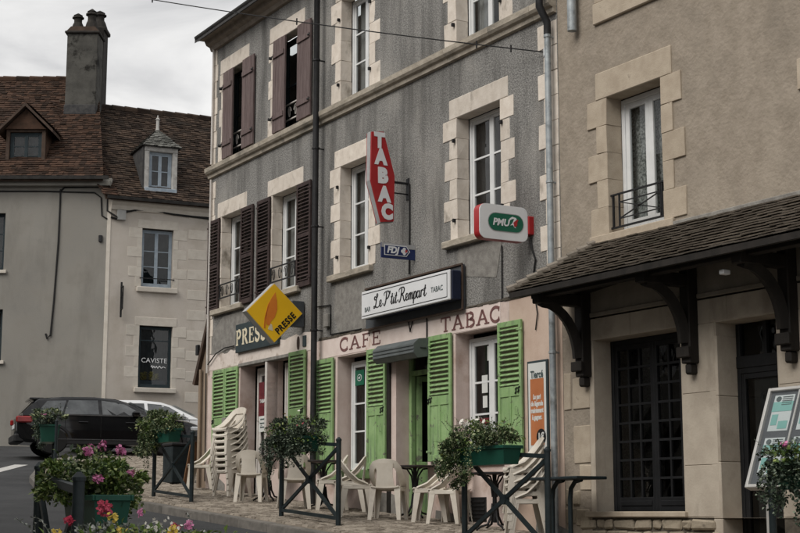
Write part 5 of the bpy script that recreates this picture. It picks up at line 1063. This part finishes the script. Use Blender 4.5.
planter('flower box smothered in dark trailing ivy with a few red flowers', on_barrier(b2, .42), b2[3], 1.0, .24, .2, [(-.3, 0, .26, .46, .2, .2), (.3, 0, .26, .44, .2, .18), (0, -.17, .1, .66, .14, .24), (.45, 0, .12, .2, .2, .16)], V(44, -.6, .62, -.13, .2, .5, -1) + V(12, -.7, -.45, -.05, .35, .75, -.6), 'leaf_c', 9500, .031, [('redfl', [(0, 0, .44, .1, 5, .024), (.3, 0, .42, .06, 3, .022)]), ('whtfl', [(.1, 0, .46, .1, 6, .022), (-.3, 0, .43, .05, 3, .02)]), ('yelfl', [(-.15, -.05, .46, .08, 5, .022)])], seed=4, lm2='leaf_b', n2=520)
b3 = barrier('barrier near the far corner of the pavement, carrying a pale leafy box', (-5.2, -1.72), (-3.53, -1.72))
planter('green box of pale trailing leaves on the barrier by the stacked chairs', on_barrier(b3, .45), b3[3], 1.0, .24, .22, [(-.3, 0, .28, .55, .24, .22), (.25, 0, .3, .34, .2, .16), (-.4, -.14, .06, .4, .16, .26)], V(26, -.55, .1, -.13, .2, .5, -1) + V(8, -.62, -.4, 0, .5, .85, -.5), 'leaf_a', 9000, .034, seed=5, lm2='leaf_b', n2=700)
b4 = barrier('barrier at the right edge of the photo, below the menu case', (9.45, -1.72), (11.1, -1.72))
planter('flower box with pink flowers and grey trailing leaves at the right edge', on_barrier(b4, .5), b4[3], 1.05, .24, .2, [(-.3, 0, .24, .38, .18, .14), (.2, 0, .28, .4, .18, .18), (-.35, -.1, .1, .3, .14, .2)], V(26, -.6, .3, -.12, .3, .55, -1) + V(4, .0, .06, -.13, .6, .8, -.6, 4), 'leaf_c', 3600, .036, [('pinkfl', [(-.3, -.2, .36, .03, 16, .016), (.15, -.2, .46, .04, 18, .016)])], seed=6, lm2='leaf_b', n2=800)
b5 = barrier('barrier at the far pavement corner in front of the black car', (-12.75, -1.15), (-11.45, -1.5))
planter('small leafy flower box in front of the black car', on_barrier(b5, .35, -.12, .46), b5[3], 1.0, .42, .36, [(0, 0, .48, .6, .3, .22), (-.5, -.1, .25, .2, .24, .3)], V(10, -.4, .4, -.15, .15, .35, -1), 'leaf_c', 2600, .045, [('pinkfl', [(.3, -.1, .55, .1, 10, .025)])], seed=7, lm2='leaf_a', n2=1200)
# near side of the street
def loc_of(p): 
    d = Vector((p[0], p[1], 0)) - QO; return (d.dot(QX), d.dot(QY))
n0, n1 = loc_of((-2.33, 9.8)), loc_of((-1.78, 8.4))
b6 = barrier('nearest barrier at lower left, seen end on', n1, n0, 1.12)
planter('large near flower box full of pink geraniums at lower left', (-1.86, 9.28, -.10), b6[3], 1.1, .22, .21, [(.15, .03, .34, .5, .22, .14), (-.3, .0, .27, .28, .2, .12), (.1, -.12, .22, .45, .11, .13), (.1, .2, .26, .42, .12, .1)], V(8, -.45, .5, -.12, .1, .2, -1), 'leaf_b', 8000, .029, [('pinkfl', [(-.6, .1, .3, .03, 40, .013), (-.25, .1, .47, .032, 40, .014), (.1, -.05, .52, .03, 30, .013), (.3, -.2, .5, .034, 40, .015), (.5, -.05, .52, .03, 24, .014), (-.45, -.12, .34, .024, 22, .012)]), ('whtfl', [(.3, .1, .44, .04, 12, .013), (-.3, .2, .25, .03, 8, .012)])], seed=8, lm2='leaf_a', n2=1500)
m0, m1 = loc_of((-1.75, 5.95)), loc_of((-.98, 6.32))
b7 = barrier('barrier below the lower frame edge carrying mixed bright flowers', m0, m1, .93)
planter('box of red, yellow and white flowers cut by the bottom frame edge', on_barrier(b7, .79, -.1, .2, 1.0), b7[3], .8, .26, .17, [(0, 0, .2, .42, .2, .07)], [], 'leaf_g', 2600, .022, [('redfl', [(-.1, 0, .340, .034, 90, .0085), (-.24, 0, .290, .02, 34, .008), (.2, 0, .270, .03, 8, .012)]), ('yelfl', [(-.08, -.06, .305, .022, 26, .009), (-.3, -.05, .240, .025, 26, .009), (-.05, -.1, .250, .025, 26, .009), (.16, -.1, .255, .025, 22, .009)]), ('whtfl', [(.1, -.05, .260, .05, 26, .008), (.17, -.05, .260, .05, 20, .008)]), ('pinkfl', [(.05, 0, .320, .014, 8, .011), (.24, -.05, .270, .022, 22, .008)])], seed=10, lm2='leaf_b', n2=500)

# ================================================================== CHAIRS AND TABLES
def make_chair():
    t = thing('plastic_chair', 'x', 'chair'); s = MB(); n = 10
    # seat shell: front -y
    prof = [(-.22, .435), (-.205, .45), (-.1, .437), (.05, .428), (.18, .432), (.215, .45)]
    for y, z in prof:
        w = .215 - (.02 if y > .1 else 0) 
        for k in range(9): u = -1 + k / 4; s.v.append((u * w, y, z + .012 * u * u * u * u - .006 * (1 - u * u)))
    m_ = len(s.v)
    s.v += [(x, y, z - .018) for x, y, z in s.v[:m_]]
    for i in range(len(prof) - 1):
        for k in range(8): a = i * 9 + k; s.f += [(a, a + 1, a + 10, a + 9), (a + m_, a + 9 + m_, a + 10 + m_, a + 1 + m_)]
    for k in range(8): a = k; c = (len(prof) - 1) * 9 + k; s.f += [(a, a + m_, a + 1 + m_, a + 1), (c, c + 1, c + 1 + m_, c + m_)]
    for i in range(len(prof) - 1): a = i * 9; c = a + 8; s.f += [(a, a + 9, a + 9 + m_, a + m_), (c, c + m_, c + 9 + m_, c + 9)]
    part(s, 'seat', 'resin', t, None, 50); part(MB().cbox(-.2, .2, -.215, -.2, .39, .435, .006).cbox(-.215, -.2, -.19, .18, .385, .435, .006).cbox(.2, .215, -.19, .18, .385, .435, .006), 'apron', 'resin', t)
    # hooped back: flat band leaving the seat sides, rising and closing over the top
    hp = [(-.225, -.16, .46), (-.24, -.02, .52), (-.238, .09, .62), (-.215, .17, .72), (-.165, .215, .785), (-.09, .235, .812), (0, .24, .82), (.09, .235, .812), (.165, .215, .785), (.215, .17, .72), (.238, .09, .62), (.24, -.02, .52), (.225, -.16, .46)]
    hp = [Vector(p) for p in hp]; b = MB(); wid = [.085, .085, .085, .085, .095, .11, .115, .11, .095, .085, .085, .085, .085]
    ctr = Vector((0, .12, .55)); vs = []
    for i, p in enumerate(hp):
        d = (hp[min(i + 1, 12)] - hp[max(i - 1, 0)]).normalized(); inn = (Vector((0, .19, .5)) - p); inn = (inn - d * inn.dot(d)).normalized(); nn = d.cross(inn).normalized() * .01
        vs += [p - nn, p + nn, p + inn * wid[i] + nn, p + inn * wid[i] - nn]
    b.add([tuple(v) for v in vs], [(i * 4 + k, i * 4 + (k + 1) % 4, (i + 1) * 4 + (k + 1) % 4, (i + 1) * 4 + k) for i in range(12) for k in range(4)] + [(0, 1, 2, 3), (48, 49, 50, 51)]); part(b, 'back_hoop', 'resin', t, None, 60)
    q = MB(); vs = []
    for z, y, w in ((.435, .19, .13), (.55, .205, .115), (.65, .218, .11), (.76, .232, .125)):
        for k in range(5): u = -1 + k / 2; vs.append((u * w, y + .012 * u * u * -1 + .006, z))
    mm = len(vs); vs += [(x, y + .012, z) for x, y, z in vs]
    fs = []
    for i in range(3):
        for k in range(4): a = i * 5 + k; fs += [(a, a + 1, a + 6, a + 5), (a + mm, a + 5 + mm, a + 6 + mm, a + 1 + mm)]
        a = i * 5; c = a + 4; fs += [(a, a + 5, a + 5 + mm, a + mm), (c, c + mm, c + 5 + mm, c + 5)]
    q.add(vs, fs); part(q, 'back_splat', 'resin', t, None, 50)
    for sx in (-1, 1):
        for fy in (-1, 1):
            top = Vector((sx * .205, fy * .19, .45)); bot = Vector((sx * (.235 if fy < 0 else .225), fy * (.235 if fy < 0 else .25), 0)); q = MB(); wt_, wb_ = .056, .032
            for P_, ww in ((top, wt_), (bot, wb_)):
                q.v += [tuple(P_ + Vector(v)) for v in ((sx * .004, 0, 0), (sx * .004, -fy * ww * 1.6, 0), (-sx * .008, -fy * ww * 1.6, 0), (-sx * .008, -fy * .012, 0), (-sx * ww * 1.5, -fy * .012, 0), (-sx * ww * 1.5, 0, 0))]
            q.f += [(i, (i + 1) % 6, 6 + (i + 1) % 6, 6 + i) for i in range(6)] + [(0, 1, 2, 3, 4, 5), (11, 10, 9, 8, 7, 6)]; part(q, 'leg', 'resin', t)
    return t
random.seed(21)
proto = make_chair(); first = True
def chair(x, y, head, label, dz=0, grp=None):
    global first
    c = proto if first else copy_tree(proto); first = False
    c.location = wp(x, y, gz(x, y) + .01 + dz); c.rotation_euler = (0, 0, R(head + 90)); c['label'] = label; c['group'] = grp or 'beige plastic chairs outside the cafe'
    return c
chair(-6.75, -.22, 178, 'lone beige plastic chair under the closed green shutters at the far corner')
ORD = ['bottom', 'second from bottom', 'third from bottom', 'fourth from bottom', 'fifth from bottom', 'sixth from bottom', 'second from top', 'topmost']
for i in range(8):
    c = chair(-4.6, -.55, 222 + random.uniform(-1.5, 1.5), 'beige plastic chair, %s of the tall stack left of the newsagent door' % ORD[i], i * .1); d = Vector((math.cos(R(6)), math.sin(R(6)), 0)); c.location -= d * i * .008
chair(-3.15, -.85, 82, 'beige plastic chair turned away from the street in front of the tall stack')
chair(-1.45, -.92, 100, 'beige plastic chair behind the left post of the ivy barrier')
chair(-.95, -.55, 185, 'beige plastic chair behind the right half of the ivy barrier')
chair(-.5, -.48, 178, 'beige plastic chair beside the green board sill')
chair(.42, -.88, 5, 'beige plastic chair facing right, left of the chair with its back to the street')
chair(1.02, -.7, 78, 'beige plastic chair with its back to the street at the round table')
chair(1.62, -.38, 172, 'beige plastic chair right of the round table, facing it')
chair(1.98, -.3, 150, 'beige plastic chair half hidden behind the white edged leaves')
for i in range(5):
    c = chair(4.02, -.5, 184 + random.uniform(-1.5, 1.5), 'beige plastic chair, %s of the short stack below the orange poster' % (ORD[i] if i < 4 else 'topmost'), i * .092); c.location += Vector((math.cos(R(4)), math.sin(R(4)), 0)) * i * -.006
def table(x, y, label, r=.33, H=.73, top='tabletop'):
    t = thing('bistro_table', label, 'table', wp(x, y), 0, 'bistro tables outside the cafe')
    tp = part(MB().lathe([(r - .02, H - .03), (r, H - .02), (r, H - .005), (r - .012, H)], 28), 'table_top', top, t, None, 40); part(MB().lathe([(r + .001, H - .024), (r + .006, H - .02), (r + .006, H - .012), (r + .001, H - .008)], 28), 'edge_band', 'iron', tp)
    part(MB().lathe([(.022, .1), (.03, .3), (.022, .6), (.03, H - .03)], 10), 'pillar', 'iron', t, None, 50)
    for k in range(4):
        a = k * math.pi / 2 + .4; c, s = math.cos(a), math.sin(a); pts = [(.03, .34), (.05, .18), (.1, .08), (.2, .05), (.26, .015)]; part(MB().tube([(c * r_, s * r_, z_) for r_, z_ in pts], .016, 6), 'foot', 'iron', t, None, 50)
        pts = [(.03, .42), (.05, .58), (.12, .68), (.24, H - .032)]; part(MB().tube([(c * r_, s * r_, z_) for r_, z_ in pts], .012, 6), 'strut', 'iron', t, None, 50)
    return t
table(.85, -.17, 'round dark bistro table before the open green door'); table(-1.3, -.5, 'round bistro table behind the ivy barrier'); table(-3.35, -.45, 'round bistro table against the wall right of the tall chair stack'); table(3.05, -.3, 'round bistro table behind the planter with white edged leaves')
t = thing('side_table', 'dark narrow table against the rough wall by the zinc downpipe', 'table', wp(4.85, -.45), QA)
part(MB().cbox(-.55, .42, -.22, .22, .72, .755, .008), 'table_top', 'barrier', t)
for x in (-.35, .0): 
    part(MB().tube([(x, 0, 0), (x, 0, .5), (x + .02, 0, .62), (x + .1, 0, .7), (x + .22, 0, .72)], .028, 8), 'leg', 'barrier', t, None, 50)
part(MB().cbox(-.42, .1, -.2, .2, -.02, .03, .006), 'base', 'barrier', t)
# leaning board beyond the pale leafy barrier
t = thing('leaning_board', 'orange brown wooden board leaning on a dark bin beyond the far planter', 'board', wp(-8.4, .2), QA); part(MB().bar((0, 0, 0), (.36, 0, .82), .22, .035), 'plank', 'wood', t); part(MB().bar((-.01, .1, .8), (.36, .1, .84), .05, .05) if False else MB().cbox(.3, .4, -.12, .12, .8, .83, .004), 'edge_strip', 'bark', t)
t = thing('dark_bin', 'dark bin standing on the cobbles behind the far planter', 'bin', wp(-8.75, .1), QA); part(MB().cbox(-.26, .22, -.2, .2, .0, .72, .02), 'body', 'barrier', t); part(MB().cbox(-.28, .24, -.22, .22, .72, .78, .015), 'lid', 'plastic', t)

# ================================================================== MENU CASE
mpos = Vector((3.30, 14.3, 0)); lx, ly = loc_of(mpos)
t = thing('menu_case', 'tilted aluminium menu case with teal and white pages beside the dark door', 'menu board', (mpos.x, mpos.y, gz(lx, ly)), RA)
zb = .27 - gz(lx, ly); tilt = Matrix.Rotation(R(-21), 4, 'X'); hgt, wdt = .95, .75
def tl(mb): mb.v = [tuple(tilt @ Vector(v) + Vector((0, 0, zb))) for v in mb.v]; return mb
part(tl(MB().cbox(0, wdt, .0, .05, 0, hgt, .005)), 'case_back', 'casegrey', t)
part(tl(MB().cbox(-.035, 0, -.03, .06, -.035, hgt + .035, .006).cbox(wdt, wdt + .035, -.03, .06, -.035, hgt + .035, .006).cbox(0, wdt, -.03, .06, hgt, hgt + .035, .006).cbox(0, wdt, -.03, .06, -.035, 0, .006).cbox(wdt / 2 - .01, wdt / 2 + .01, -.02, .0, 0, hgt, .003)), 'frame', 'alu', t)
for c in range(2):
    for r_ in range(2):
        x0 = .06 + c * .37; z0 = .1 + r_ * .44; pg = part(tl(MB().box(x0, x0 + .26, -.004, -.001, z0, z0 + .37)), 'page', 'page', t)
        for (a, b, cc, d) in ((.0, .26, .2, .3), (.02, .1, .06, .17), (.12, .24, .02, .1)): part(tl(MB().box(x0 + a, x0 + b, -.0065, -.0045, z0 + cc, z0 + d)), 'colour_block', 'teal', pg)
        for k in range(5): part(tl(MB().box(x0 + .11, x0 + .24, -.008, -.007, z0 + .345 - k * .02, z0 + .352 - k * .02)), 'print_line', 'print', pg)
        q = MB(); q.prism([(x0 + .06 + .035 * math.cos(R(a)), z0 + .33 + .028 * math.sin(R(a))) for a in range(0, 360, 40)], -.0065, -.0045); part(tl(q), 'round_print', 'print', pg)
q = tl(MB().quad((0, -.025, 0), (wdt, -.025, 0), (wdt, -.025, hgt), (0, -.025, hgt))); part(q, 'pane', 'glassm', t)
for x in (.12, wdt - .12): part(MB().bar((x, .12, 0), (x, .12, zb + .35), .04), 'leg', 'alu', t)
# ================================================================== OVERHEAD WIRE
t = thing('overhead_wire', 'thin black wire running from the cafe corner up across the street', 'wire', wp(3.95, -.03, 5.85), 0)
A = wp(3.95, -.03, 5.85); B = A + (Vector((-4.18, 24.0, 8.6)) - A) * 1.7; q = MB(); pts = []
for i in range(25): s_ = i / 24; p = A + (B - A) * s_; p.z -= .12 * 4 * s_ * (1 - s_); pts.append(tuple(p - A))
w = part(q.tube(pts, .009, 5), 'cable', 'cable', t)
k = MB()
for s_ in (.03, .06, .09, .34, .62): 
    i = int(s_ * 24); k.tube([tuple(Vector(pts[i]) + Vector((0, 0, -.05))), tuple(Vector(pts[i]) + Vector((0, 0, .05)))], .012, 5)
part(k, 'cable_tie', 'cable', t); part(MB().cbox(-.04, .04, -.05, .05, -.06, .06, .01), 'insulator', 'signwhite', t)
